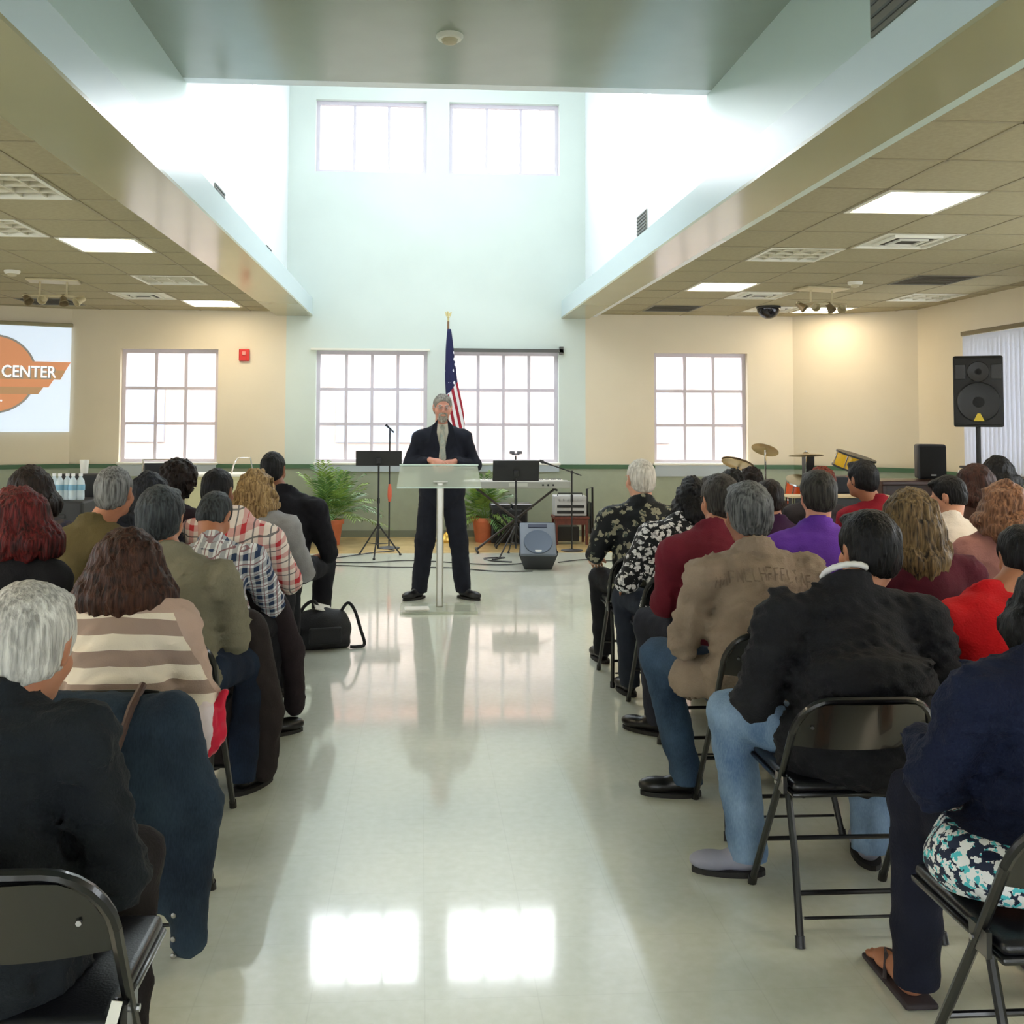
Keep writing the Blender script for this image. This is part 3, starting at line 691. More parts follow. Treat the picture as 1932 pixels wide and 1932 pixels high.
PEOPLE = []
def person(label, pos, seat=.45, s=.95, rz=0, lean=8, side=0, w=1.0, dp=1.0, sw=.19, head=(0, 0, 0), hoff=(0, 0), hair='short', hairm=None, hlen=0, hwid=1, hamp=1, hs=1.0,
           top=None, sleeve='long', bottom=None, skn='tan', shoes=True, arms=None, knees=.15, feet=None, hh=.012, collar=True, belly=0, hands=True, face=False, fold=1, group='people seated in the audience', low=.0, neckl=1.0, hem=.0, cuff=0, shoem=None, extra=None, jaw=1.0, seed=None, hipw=1.0, bulge=0, rolls=()):
    seed = seed or (len(PEOPLE)*13+5)
    root = empty('person', (pos[0], pos[1], 0), rz, label, 'person', group)
    hs_ = s*hs
    P = np.array((0, 0, seat+.10*s)); sx, ly = math.sin(R_(side)), math.sin(R_(lean)); u = unit((sx, ly, math.sqrt(max(.05, 1-sx*sx-ly*ly))))
    right = unit(np.cross((0, 1., 0), u)); right = np.array((right[0], 0, right[2])); right = unit(right)
    fwd = np.cross(u, right); B = np.array([right, fwd, u]).T
    # the upper spine curls less than the lower one
    A = lambda t: P+u*t*s
    N = A(.515)+fwd*.02*s; Sh = [A(.408)-right*sw*s*1.0, A(.408)+right*sw*s*1.0]
    Rm = rotm(R_(head[0]), R_(head[1]+lean*.0), R_(head[2]))
    Hc = N+unit(u*.55+np.array((0, .0, .75)))*.155*s*neckl+np.array((hoff[0], hoff[1], 0))+np.array((0, .03*s, 0))
    arms = arms or {}
    J = {}
    for i, sgn in ((0, -1), (1, 1)):
        a = arms.get('L' if i == 0 else 'R', {})
        E = a.get('e'); W_ = a.get('w')
        E = Sh[i]+np.array((sgn*.045, .05, -.285))*s if E is None else np.array(E)*s+np.array((0, 0, 0))
        W_ = np.array((sgn*.07, .30, seat+.22*s)) if W_ is None else np.array(W_)
        J[i] = (E, W_)
    hips = [P+right*-.09*s, P+right*.09*s]; kn = []; an = []
    for i, sgn in ((0, -1), (1, 1)):
        k_ = knees if not isinstance(knees, (tuple, list)) else knees[i]
        fk = (k_, .43) if not isinstance(k_, (tuple, list)) else k_
        K = np.array((sgn*fk[0] if not isinstance(k_, (tuple, list)) else fk[0], fk[1], seat+.075)); kn.append(K)
        ft = feet[i] if feet else (K[0]*1.05, .40)
        an.append(np.array((ft[0], ft[1], .09)))
    cl = .012
    def torso(F, o, kk=.06, armsr=True, lower=True, fore=True):
        if bulge: F.ell(A(.20)-fwd*.12*s, np.array((.15*w+o, .09+bulge+o, .11))*s, kk, R=B)
        if lower: F.ell(P+u*.01, np.array((.188*w*hipw+o, .145*dp+o, .145))*s, kk, R=B)
        if lower and hem < 0: F.ell(P-np.array((0, .0, .05)), np.array((.185*w*hipw+o, .15*dp+o, .11))*s, kk)
        F.ell(A(.17), np.array((.162*w+o, .125*dp+o, .17))*s, kk, R=B)
        if belly: F.ell(A(.16)+fwd*.05*s, np.array((.15*w+o, .10+belly+o, .13))*s, kk, R=B)
        F.ell(A(.33), np.array((.168*(.4*w+.6)+o, .118*dp+o, .16))*s, kk, R=B)
        F.ell(A(.42), np.array((.160*(.3*w+.7)+o, .092+o, .085))*s, kk, R=B)
        for i in (0, 1):
            F.cone(N-u*.03*s, Sh[i], .058*s+o, .068*s+o, kk)
            E, W_ = J[i]
            aw = .5+.5*w
            if armsr: F.cone(Sh[i], E, (.068*aw)*s+o, (.050*aw)*s+o, kk*.7)
            if armsr and fore: F.cone(E, W_, (.048*aw)*s+o, .032*s+o, .03)
    hw_ = .20*w*max(1, hipw); lo = np.min([P, N, *Sh, *J[0], *J[1]], 0)-np.array((hw_*.6+.08, .24+bulge, .20)); hi = np.max([P, N, *Sh, *J[0], *J[1]], 0)+np.array((hw_*.6+.08, .2, .14)); lo[0] = min(lo[0], -hw_-.05); hi[0] = max(hi[0], hw_+.05); lo[2] = min(lo[2], seat-.08)
    # ---- body (skin): head and neck, hands, and a slimmer trunk under the clothes
    parts = []
    F = Fld(lo, hi, max(hh*1.7, .02)); torso(F, -.046, .04)
    for i in (0, 1): pass
    F.cut(N+u*.01, u)
    parts.append(F.mesh())
    Fh, L = head_fld(Hc, Rm, hs_, h=.006 if hh < .016 else .008, face=face, neck=N-u*.04*s, jaw=jaw)
    parts.append(Fh.mesh())
    if sleeve == 'short':
        for i in (0, 1):
            E, W_ = J[i]; m_ = (Sh[i]+E)/2
            Fa = Fld(np.minimum(m_, np.minimum(E, W_))-.09, np.maximum(m_, np.maximum(E, W_))+.09, .008)
            Fa.chain([m_, E, (E*.6+W_*.4), W_], [.050*s, .043*s, .041*s, .026*s], .03); parts.append(Fa.mesh())
    if hands:
        for i, sgn in ((0, -1), (1, 1)):
            E, W_ = J[i]; d = unit(W_-E); a = arms.get('L' if i == 0 else 'R', {})
            hd = a.get('hd', d*.5+np.array((-sgn*.5, .3, -.1))); hn = a.get('hn', (0, .2, 1))
            parts.append(hand(W_, hd, hn, a.get('th', 1 if i == 0 else -1), a.get('curl', .55), s, .0055 if hh < .016 else .007))
    for i in (0, 1):   # legs under the trousers
        Fl = Fld(np.min([hips[i], kn[i], an[i]], 0)-.09, np.max([hips[i], kn[i], an[i]], 0)+.09, .024)
        Fl.chain([hips[i], kn[i], an[i]], [.075*s, .05*s, .034*s], .03); parts.append(Fl.mesh())
    body = mk('body', merge(parts), skin(skn), root)
    # ---- upper garment
    F = Fld(lo, hi, hh)
    torso(F, cl, .055, True, True, sleeve == 'long')
    if fold: F.wob(.0032*fold, 38, seed, (.6, .6, 1.6)); F.wob(.0040*fold, 58, seed+1, (.7, .8, 1.5), ridged=True)
    for z0_, dp_ in rolls:
        F.F = F.F+(dp_*np.exp(-((F.ax[2][None, None, :]-z0_-.10*np.abs(F.ax[0][:, None, None])-.05*F.ax[0][:, None, None])/.014)**2)*(np.abs(F.ax[0][:, None, None]) < .25)*(F.ax[1][None, :, None] < .02)).astype(np.float32)
    if collar:
        for t, dz in [(t, dz) for t in range(14) for dz in (0, -.022, -.042)]:
            a = 2*PI*t/14; b_ = 2*PI*(t+1)/14; rr = .070*hs_
            q = [N-u*.005*s+right*math.cos(x)*rr+fwd*(math.sin(x)*rr*1.05)+u*(.026+dz-.030*math.sin(x)*(1+dz*8))*s for x in (a, b_)]
            F.cone(q[0], q[1], .0125*s, .0125*s, .012)
    F.cone(N+u*.045*s, N+unit(Hc-N)*.15, .054*hs_, .056*hs_, .004, 'sub')
    F.cut(P-np.array((0, 0, .085-hem)), (0, 0, -1))
    if sleeve == 'short':
        pass
    else:
        for i in (0, 1):
            E, W_ = J[i]; d = unit(W_-E)
            F.cone(W_+d*(.03), W_+d*.16, .055, .06, .004, 'sub')
    tp = mk({'long': 'shirt', 'short': 'shirt', 'jacket': 'jacket'}.get(sleeve, 'shirt') if not (extra and extra.get('topname')) else extra['topname'], F.mesh(), top, root)
    # ---- trousers
    lo2 = np.min([P, *kn, *an], 0)-np.array((.12, .24, .04)); hi2 = np.max([P, *kn, *an], 0)+np.array((.12, .12, .10)); lo2[0] = min(lo2[0], -hw_-.05); hi2[0] = max(hi2[0], hw_+.05)
    F = Fld(lo2, hi2, hh*1.15); F.ell(P-np.array((0, 0, .01)), np.array((.172*w*hipw+.008, .130*dp+.008, .12))*s, .05)
    for i in (0, 1):
        tw = .6+.4*w
        F.chain([hips[i]+np.array((0, .02, -.01)), kn[i], an[i]+np.array((0, -.01, -.02))], [.086*s*tw, .072*s*tw, (.058+cuff)*s*tw], .035, )
    F.wob(.003, 60, seed+7, (1, 1, 1.5)); F.wob(.002, 120, seed+8)
    F.cut((0, 0, .045), (0, 0, -1)); F.cut(P+np.array((0, 0, .09)), (0, 0, 1))
    if extra and 'waist' in extra: F.cut(P+np.array((0, .02, extra['waist'])), (0, -.75, .66))
    mk((extra or {}).get('botname', 'trousers'), F.mesh(), bottom or MATS['black_trousers'], root)
    if shoes:
        for i in (0, 1):
            sgn = -1 if i == 0 else 1
            shoe(root, an[i], ((extra or {}).get('toe', (sgn*.18, 1)) if not isinstance((extra or {}).get('toe'), list) else extra['toe'][i]), shoem or M_shoe, s)
    # ---- hair
    if hair:
        mk('hair', make_hair(hair, Hc, Rm, hs_, seed+20, {'len': hlen, 'wid': hwid}, h=.0075 if hh < .016 else .009, amp=hamp), hairm, root)
    PEOPLE.append(root)
    return root, dict(P=P, N=N, u=u, right=right, fwd=fwd, L=L, Hc=Hc, Rm=Rm, J=J, Sh=Sh, s=s, A=A, B=B)
# ------------------------------------------------------------------ folding chairs
M_chair = mat('black_enamel_tube', (14, 15, 18), rough=.3, spec=.5, coat=.3)
M_panel = mat('black_enamel_sheet', (17, 18, 20), rough=.22, spec=.6, coat=.4)
M_vinyl = mat('black_vinyl_pad', (20, 21, 27), rough=.28, spec=.5, bump=.08, bscale=200)
def make_chair():
    r = empty('folding_chair', (0, 0, 0))
    tw = .0115; X = .212
    def side_pt(z, x): return (x, .42*(1-z/.75), z)
    def arc(sg, n=6): # corner of the arch
        out = []
        for k in range(n+1):
            a = PI/2*k/n; cx, cz = X-.10, .75-.115
            x = cx+.10*math.cos(a); z = cz+.115*math.sin(a); out.append((sg*x, .42*(1-z/.75), z))
        return out
    top = arc(1)+arc(-1)[::-1]
    MB().tube(top, tw, 8).build('back_tube', M_chair, r, True)
    for sg in (-1, 1):
        l = MB().tube([side_pt(.635, sg*X), side_pt(.45, sg*X), side_pt(.02, sg*(X+.012))], tw, 8).build('leg', M_chair, r, True)
        MB().cyl((sg*(X+.012), .418, 0), (sg*(X+.012), .406, .03), .0145, 10).build('rubber_foot', M_black, l, True)
        l = MB().tube([(sg*(X-.024), .185, .455), (sg*(X-.016), .10, .25), (sg*(X+.004), .008, .02)], tw, 8).build('leg', M_chair, r, True)
        MB().cyl((sg*(X+.006), .002, 0), (sg*(X+.004), .012, .032), .0145, 10).build('rubber_foot', M_black, l, True)
        MB().box((sg*X-.006, .13, .415), (sg*X+.006, .20, .470)).build('hinge', M_chair, r)
        MB().cyl((sg*(X-.03), .176, .44), (sg*(X+.016), .176, .44), .007, 8).build('rivet', M_steel, r, True)
    MB().tube([side_pt(.20, -X), side_pt(.20, X)], .008, 8).build('stretcher', M_chair, r, True)
    MB().tube([(-X+.008, .055, .14), (X-.008, .055, .14)], .008, 8).build('stretcher', M_chair, r, True)
    MB().tube([(-X+.016, .03, .075), (X-.016, .03, .075)], .005, 8).build('stretcher', M_chair, r, True)
    # curved back panel filling the arch
    nx, nz = 12, 5; vs = []; 
    for side_ in (0, 1):
        for j in range(nz):
            for i in range(nx+1):
                tx = -1+2*i/nx; z0 = .585-.012*(1-tx*tx); 
                ztop = .742 if abs(tx)*X < X-.10 else .75-.115+.112*math.sqrt(max(0, 1-((abs(tx)*X-(X-.10))/.10)**2))-.004
                z = z0+(ztop-z0)*j/(nz-1); y = .42*(1-z/.75)-.028*(1-tx*tx)+.006*side_
                vs.append((tx*(X-.004), y, z))
    fs = []; n1 = nz*(nx+1)
    for sd_ in (0, 1):
        for j in range(nz-1):
            for i in range(nx):
                a = sd_*n1+j*(nx+1)+i; q = (a, a+1, a+nx+2, a+nx+1); fs.append(q if sd_ == 0 else q[::-1])
    for j in range(nz-1):
        for i in (0, nx): a = j*(nx+1)+i; fs.append((a, a+nx+1, a+nx+1+n1, a+n1))
    for i in range(nx):
        for j in (0, nz-1): a = j*(nx+1)+i; fs.append((a, a+1, a+1+n1, a+n1))
    b = MB().add(vs, fs); b.build('backrest', M_panel, r, True)
    for sg in (-1, 1): MB().cyl((sg*.16, .042, .655), (sg*.16, .035, .655), .005, 8).build('rivet', M_steel, r, True)
    MB().rbox((0, .305, .442), (.385, .39, .034), .016, seg=3).build('seat', M_vinyl, r, True)
    MB().rbox((0, .305, .420), (.395, .40, .016), .006).build('seat_pan', M_chair, r, True)
    return r
chair_proto = make_chair(); used = [False]
def chair(x, y, label, rz=0, sc=(1, 1, 1), group='black folding chairs of the audience'):
    if not used[0]: c = chair_proto; used[0] = True
    else: c = copy_tree(chair_proto)
    c.location = (x, y, 0); c.rotation_euler = (0, 0, rz); c.scale = sc; tag(c, label, 'chair', group); return c
# ------------------------------------------------------------------ things on and around the stage area
M_blk = mat('matte_black_metal', (20, 20, 22), rough=.5)
M_dk = mat('dark_grey_plastic', (34, 36, 40), rough=.5, bump=.1, bscale=300)
M_clear = mat('clear_acrylic', (214, 220, 204), rough=.08, alpha=.42, spec=.6)
M_alu = mat('brushed_aluminium', (188, 186, 176), rough=.35, metal=.7)
M_chrome = mat('chrome', (220, 220, 220), rough=.1, metal=1)
M_paper = mat('white_paper', (238, 236, 228), rough=.8)

def smooth(pts, n=6):
    P_ = [Vector(p) for p in pts]; out = []
    for i in range(len(P_)-1):
        p0, p1, p2, p3 = P_[max(i-1, 0)], P_[i], P_[i+1], P_[min(i+2, len(P_)-1)]
        for t in np.linspace(0, 1, n+1)[:-1]: out.append(.5*((2*p1)+(p2-p0)*t+(2*p0-5*p1+4*p2-p3)*t*t+(3*p1-p0-3*p2+p3)*t**3))
    return out+[P_[-1]]
def lectern():
    r = empty('lectern', (.155, 8.29, 0), 0, 'clear acrylic lectern on a slim metal post before the speaker', 'lectern')
    MB().rbox((0, -.02, .012), (.62, .40, .022), .006).build('base_plate', M_clear, r)
    MB().rbox((.01, 0, .53), (.058, .05, 1.02), .012).build('post', M_alu, r)
    M = T((0, .01, 1.085), 0, R_(38))
    MB().prism([(-.32, .085), (.32, .085), (.345, -.10), (-.345, -.10)], -.006, .006, T((0, .02, 1.085), 0, R_(-28))).build('reading_board', M_clear, r)
    MB().rbox((0, .075, 1.172), (.655, .012, .014), .003).build('top_edge', mat('acrylic_edge', (214, 232, 222), rough=.1, alpha=.75), r)
    MB().rbox((0, -.06, .995), (.69, .03, .014), .003).build('ledge', mat('acrylic_edge', (0, 0, 0)), r)
    MB().rbox((.01, .0, 1.04), (.12, .05, .012), .003).build('bracket', M_alu, r)
    return r
lectern()
p = MB().box((-.10, -.07, 0), (.10, .07, .006)).box((-.095, -.065, .006), (.098, .072, .009)).build('paper', M_paper); p.location = (-.02, 8.19, .0235); p.rotation_euler = (0, 0, .06)
tag(p, 'white sheets of paper lying on the clear lectern base', 'paper')

def tripod(r, h0, R, m, n=3, a0=.3, rr=.009):
    MB().cyl((0, 0, h0-.03), (0, 0, h0+.03), .02, 10).build('collar', m, r, True)
    for k in range(n):
        a = a0+2*PI*k/n; c, s = math.cos(a), math.sin(a)
        l = MB().tube([(c*.015, s*.015, h0), (c*R, s*R, .012)], rr, 8).build('leg', m, r, True)
        MB().rbox((c*R, s*R, .010), (.03, .03, .02), .006).build('rubber_foot', M_black, l)
        MB().cyl((0, 0, h0*.42), (c*R*.6, s*R*.6, h0*.42), rr*.6, 6).build('brace', m, r)
def music_stand(x, y, z0, z1, wd, label, tilt=12, rz=0):
    r = empty('music_stand', (x, y, 0), rz, label, 'music stand')
    tripod(r, .34, .27, M_blk, a0=.4 if x < 0 else -.3)
    MB().cyl((0, 0, .09), (0, 0, z0+.03), .011, 10).build('pole', M_blk, r, True)
    MB().cyl((0, 0, .60), (0, 0, .66), .017, 10).build('clutch', M_blk, r, True)
    M = T((0, 0, (z0+z1)/2), 0, R_(tilt))
    MB().rbox((0, -.006, 0), (wd, .008, z1-z0), .003, M).build('desk', M_blk, r)
    MB().rbox((0, .024, -(z1-z0)/2+.005), (wd, .055, .008), .003, M).build('shelf', M_blk, r)
    MB().rbox((0, -.03, -.02), (.06, .04, .06), .008, M).build('bracket', M_blk, r)
    return r
music_stand(-.47, 11.48, 1.02, 1.195, .52, 'black music stand left of the speaker, in front of the potted palm')
ms2 = music_stand(1.09, 11.45, .85, 1.09, .53, 'black music stand standing in front of the keyboard')
t = empty('tablet_clip', (1.09, 11.5, 1.09), 0, 'small grey clip device on top of the keyboard music stand', 'clip')
MB().cyl((0, 0, 0), (0, 0, .05), .01, 8).build('stem', M_dk, t); MB().rbox((-.04, 0, .085), (.06, .03, .035), .008).rbox((.045, 0, .085), (.06, .03, .035), .008).rbox((0, 0, .065), (.09, .02, .02), .006).build('clamp', mat('mid_grey_plastic', (96, 96, 104), rough=.5), t)

def mic_stand(x, y, h, label, boom=None, wrap=False):
    r = empty('microphone_stand', (x, y, 0), 0, label, 'microphone stand')
    MB().lathe([(.0, 0), (.13, 0), (.13, .012), (.05, .022), (.02, .03), (.0, .03)], 24).build('base', M_blk, r, True)
    MB().cyl((0, 0, .02), (0, 0, h if not boom else boom[0]), .0095, 10).build('pole', M_blk, r, True)
    MB().cyl((0, 0, .58), (0, 0, .66), .016, 10).build('clutch', M_blk, r, True)
    if wrap: MB().tube([(.004, 0, .56), (.004, 0, .63), (.004, 0, .70), (.004, 0, .77)], [.016, .026, .024, .015], 10).build('cable_wrap', mat('red_orange_wrap', (206, 96, 70), rough=.7), r, True)
    if boom:
        a = Vector((0, 0, boom[0])); b = Vector(boom[1]); c = a-(b-a)*.45
        MB().tube([c, a, b], .007, 8).build('boom', M_blk, r, True); MB().rbox(a, (.03, .03, .04), .008).build('boom_clutch', M_blk, r)
        d = (b-a).normalized(); MB().tube([b, b+d*.09, b+d*.10, b+d*.145], [.010, .014, .021, .016], 10).build('microphone', M_dk, r, True)
    else:
        MB().tube([(0, 0, h), (0, 0, h+.02), (-.03, 0, h+.045)], .008, 8).build('clip', M_blk, r, True)
        MB().tube([(.05, 0, h-.03), (-.03, 0, h+.045), (-.05, 0, h+.065)], [.009, .012, .018], 10).build('microphone', M_dk, r, True)
    return r
mic_stand(-.37, 12.2, 1.42, 'straight black microphone stand with a red wrap behind the left music stand', wrap=True)
mic_stand(1.80, 11.9, 1.0, 'black boom microphone stand reaching over the right end of the keyboard', boom=(.93, (-.26, -.05, 1.02)))

# keyboard on an X stand
k = empty('keyboard', (1.13, 11.85, .745), 0, 'long grey electronic keyboard on a folding stand', 'keyboard')
MB().rbox((0, 0, .045), (1.26, .30, .085), .012).build('case', mat('silver_grey_plastic', (150, 150, 142), rough=.4), k)
kb = MB(); [kb.box((-.56+i*.0215, -.02, .088), (-.56+i*.0215+.0205, .14, .096)) for i in range(52)]; o = kb.build('white_keys', M_paper, k)
kb = MB(); [kb.box((-.545+i*.0215, .05, .096), (-.545+i*.0215+.011, .14, .106)) for i in range(51) if i % 7 not in (2, 6)]; kb.build('black_keys', M_black, k)
MB().box((-.10, -.1515, .03), (.12, -.149, .07)).build('nameplate', mat('pale_plastic', (190, 190, 180)), k)
for x in (.30, .36, .42): MB().cyl((x, -.149, .045), (x, -.162, .045), .012, 10).build('knob', M_black, k, True)
s_ = empty('keyboard_stand', (1.13, 11.85, 0), 0, 'black folding X stand under the keyboard', 'stand')
for sg in (-1, 1):
    MB().tube([(-sg*.46, -sg*.012, .735), (sg*.46, -sg*.012, .03)], .014, 8).build('leg', mat('dark_brown_metal', (40, 30, 24), rough=.5), s_, True)
    MB().cyl((sg*.46, -.2, .018), (sg*.46, .2, .018), .014, 8).build('foot_bar', M_blk, s_, True)
    MB().cyl((sg*.46, -.16, .731), (sg*.46, .16, .731), .013, 8).build('top_bar', M_blk, s_, True)
MB().cyl((0, -.04, .38), (0, .04, .38), .025, 12).build('pivot', M_blk, s_, True)
# bench with two cushions, and a black amplifier behind it
b = empty('keyboard_bench', (1.10, 11.0, 0), 0, 'black keyboard bench with a split cushion in front of the keyboard stand', 'bench'); b.location.y = 12.25
for sg in (-1, 1):
    MB().rbox((sg*.13, 0, .50), (.245, .30, .07), .02).build('cushion', M_vinyl, b, True)
    MB().tube([(-sg*.18, -.1*sg, .46), (sg*.18, -.1*sg, .02)], .011, 8).build('leg', M_blk, b, True)
    MB().tube([(-sg*.18, .1*sg, .46), (sg*.18, .1*sg, .02)], .011, 8).build('leg', M_blk, b, True)
    MB().cyl((sg*.18, -.14, .012), (sg*.18, .14, .012), .012, 8).build('foot_bar', M_blk, b, True)
a = empty('amplifier', (1.12, 12.75, 0), 0, 'low black amplifier cabinet on the floor behind the keyboard bench', 'amplifier')
MB().rbox((0, 0, .22), (.46, .28, .43), .02).build('cabinet', M_dk, a); MB().rbox((0, -.142, .19), (.40, .012, .33), .004).build('grille', mat('black_grille_cloth', (22, 22, 24), rough=.9, bump=.4, bscale=400), a)
MB().rbox((0, -.143, .395), (.42, .01, .05), .003).build('control_panel', M_blk, a)

# floor monitor tilted back
fm = empty('floor_monitor', (1.23, 10.5, 0), R_(-4), 'grey-faced floor monitor loudspeaker tilted back beside the stage cables', 'loudspeaker')
pv = [(-.17, -.16), (.17, -.16), (.19, .02), (-.19, .02)]
vs = []
def ringv(z, y0, y1, w0, w1): return [(-w0, y0, z), (w0, y0, z), (w1, y1, z), (-w1, y1, z)]
face_b = [(-.205, -.14, .17), (.205, -.14, .17)]; face_t = [(-.175, .13, .43), (.175, .13, .43)]
body = [(-.14, -.06, 0), (.14, -.06, 0), (.12, .16, 0), (-.12, .16, 0), (-.20, -.125, .16), (.20, -.125, .16), (.17, .30, .34), (-.17, .30, .34), (-.17, .14, .425), (.17, .14, .425)]
MB().add(body, [(0, 3, 2, 1), (0, 1, 5, 4), (1, 2, 6, 9, 5), (2, 3, 7, 6), (3, 0, 4, 8, 7), (4, 5, 9, 8), (8, 9, 6, 7)]).build('cabinet', M_dk, fm)
Mf = T((0, .0, .30), 0, R_(-43))
MB().rbox((0, -.012, 0), (.38, .03, .42), .022, Mf, 3).build('front_baffle', mat('blue_grey_baffle', (104, 112, 124), rough=.45), fm, True)
MB().lathe([(0, .004), (.115, .004), (.145, .012), (.15, 0), (.0, 0)], 28, Mf @ T((0, -.028, -.05), 0, PI/2)).build('woofer', mat('blue_grey_cone', (76, 88, 106), rough=.5), fm, True)
MB().rbox((0, -.03, .155), (.20, .008, .045), .004, Mf).build('horn', mat('dark_blue_horn', (28, 36, 60), rough=.4), fm)
MB().rbox((-.0, -.032, -.165), (.07, .006, .022), .003, Mf).build('badge', M_paper, fm)

# amplifier stack at the right of the keyboard
st = empty('side_table', (1.88, 12.6, 0), 0, 'small red-brown wooden table carrying the mixer, right of the keyboard', 'table')
M_redw = mat('red_brown_wood', (96, 44, 32), rough=.4, var=.2, vscale=6, stretch=(8, 8, 1))
MB().rbox((0, 0, .335), (.44, .36, .03), .006).build('tabletop', M_redw, st)
MB().box((-.20, -.165, .25), (.20, -.15, .32)).build('apron', M_redw, st)
for sx in (-1, 1):
    for sy in (-1, 1): MB().rbox((sx*.19, sy*.15, .16), (.035, .035, .32), .004).build('leg', M_redw, st)
MB().box((-.175, -.1, .04), (.10, .12, .22)).build('lower_box', M_black, st)
mx = empty('mixer_amplifier', (1.87, 12.56, .351), 0, 'white-faced mixer amplifier on the small red-brown table', 'amplifier')
MB().rbox((0, .03, .13), (.40, .26, .25), .012).build('case', mat('pale_grey_case', (172, 172, 172), rough=.4), mx)
for z in (.055, .125): MB().rbox((0, -.103, z), (.34, .01, .035), .006).build('dark_slot', M_black, mx)
MB().tube([(-.16, -.05, .25), (-.15, -.05, .285), (.15, -.05, .285), (.16, -.05, .25)], .008, 8).build('handle', M_black, mx, True)
for i in range(6): MB().cyl((-.14+i*.055, -.098, .205), (-.14+i*.055, -.112, .205), .012, 10).build('knob', M_steel, mx, True)
fs_ = empty('folded_chair', (2.14, 12.62, 0), 0, 'black folded chair leaning behind the mixer table', 'chair')
MB().tube([(-.05, -.1, 0), (-.04, .0, .68), (.04, .06, .70), (.06, .16, 0)], .013, 8).build('frame', M_blk, fs_, True); MB().rbox((0, .03, .32), (.02, .25, .40), .008).build('seat', M_vinyl, fs_)

# cables on the floor
def cable(pts, label, r=.006):
    P_ = [Vector(p) for p in pts]; out = []
    for i in range(len(P_)-1):
        p0, p1, p2, p3 = P_[max(i-1, 0)], P_[i], P_[i+1], P_[min(i+2, len(P_)-1)]
        for t in np.linspace(0, 1, 9)[:-1]: out.append(.5*((2*p1)+(p2-p0)*t+(2*p0-5*p1+4*p2-p3)*t*t+(3*p1-p0-3*p2+p3)*t**3))
    out.append(P_[-1]); o = MB().tube(out, r, 6).build('cable', M_black, None, True); tag(o, label, 'cable'); return o
z = .008
cable([(-1.25, 11.0, z), (-.6, 10.95, z), (-.1, 11.1, z), (.4, 10.9, z), (.8, 10.75, z), (1.1, 10.85, z), (1.25, 11.2, z)], 'black cable snaking on the floor from the left aisle chairs to the bench')
cable([(-1.3, 10.65, z), (-.9, 10.75, z), (-.3, 10.6, z), (.3, 10.55, z), (.75, 10.3, z), (1.15, 10.28, z)], 'black cable lying nearest the audience, ending at the floor monitor')
cable([(-.95, 11.3, z), (-.55, 11.75, z), (-.3, 11.9, z), (-.37, 12.05, z)], 'short black cable at the foot of the straight microphone stand')
cable([(1.5, 10.9, z), (1.8, 11.1, z), (2.1, 11.0, z), (2.5, 11.2, z), (3.0, 11.1, z)], 'black cable on the floor right of the floor monitor')
cable([(1.0, 10.95, z), (.8, 11.05, z), (.72, 11.25, z), (.95, 11.3, z), (.8, 11.15, z)], 'coiled black cable at the foot of the keyboard music stand', .008)

# potted palms
M_terra = mat('terracotta_pot', (190, 104, 66), rough=.6, var=.1)
M_leaf = mat('palm_leaf', (120, 148, 66), rough=.5, var=.25, vscale=5)
M_leaf2 = mat('palm_leaf_dark', (84, 122, 64), rough=.5, var=.25, vscale=5)
def palm(x, y, label, h, spread, n, seed, potr=.155):
    rg = random.Random(seed); r = empty('potted_palm', (x, y, .004), 0, label, 'potted plant')
    MB().lathe([(0, 0), (potr*.72, 0), (potr*.95, .26), (potr*1.08, .26), (potr*1.08, .31), (potr*.9, .31), (potr*.85, .27), (0, .27)], 24).build('pot', M_terra, r, True)
    MB().lathe([(0, .25), (potr*.88, .275), (0, .285)], 16).build('soil', mat('soil', (52, 40, 30), rough=.95), r)
    for i in range(n):
        a = rg.uniform(0, 2*PI); el = rg.uniform(.25, 1.35); L_ = h*rg.uniform(.7, 1.05); dx, dy = math.cos(a), math.sin(a)*.75
        pts = []; 
        for t in np.linspace(0, 1, 9):
            out = spread*math.cos(el)*t*1.15; zz = .27+L_*(math.sin(el)*t+.15*t)-L_*.55*math.cos(el*.8)*t*t
            pts.append(Vector((dx*out, dy*out, max(.06, zz))))
        b = MB(); b.tube(pts, [.004*(1-.7*t) for t in np.linspace(0, 1, 9)], 4)
        for j in range(2, 9):
            for q in (0, .5):
                if j == 8 and q: continue
                p_ = pts[j].lerp(pts[min(j+1, 8)], q); d = (pts[min(j+1, 8)]-pts[j-1]).normalized(); sd = d.cross(Vector((0, 0, 1))); sd = sd.normalized() if sd.length > .01 else Vector((1, 0, 0))
                ll = .17*math.sin(PI*(.25+.65*(j+q)/9))
                for sg in (-1, 1):
                    e = p_+(sd*sg*.75+d*.65+Vector((0, 0, -.25+rg.uniform(-.15, .15)))).normalized()*ll; m_ = p_.lerp(e, .45)+Vector((0, 0, .012)); wv = d.cross((e-p_).normalized()).cross((e-p_).normalized()).normalized()*.009
                    b.add([p_, m_+wv, e, m_-wv], [(0, 1, 2, 3)])
        b.build('frond', M_leaf if rg.random() < .6 else M_leaf2, r)
palm(-1.10, 12.55, 'potted palm in a terracotta pot under the left centre window', .92, .66, 70, 3)
palm(.82, 12.8, 'potted palm in a terracotta pot behind the keyboard stand', .78, .42, 46, 5, .16)

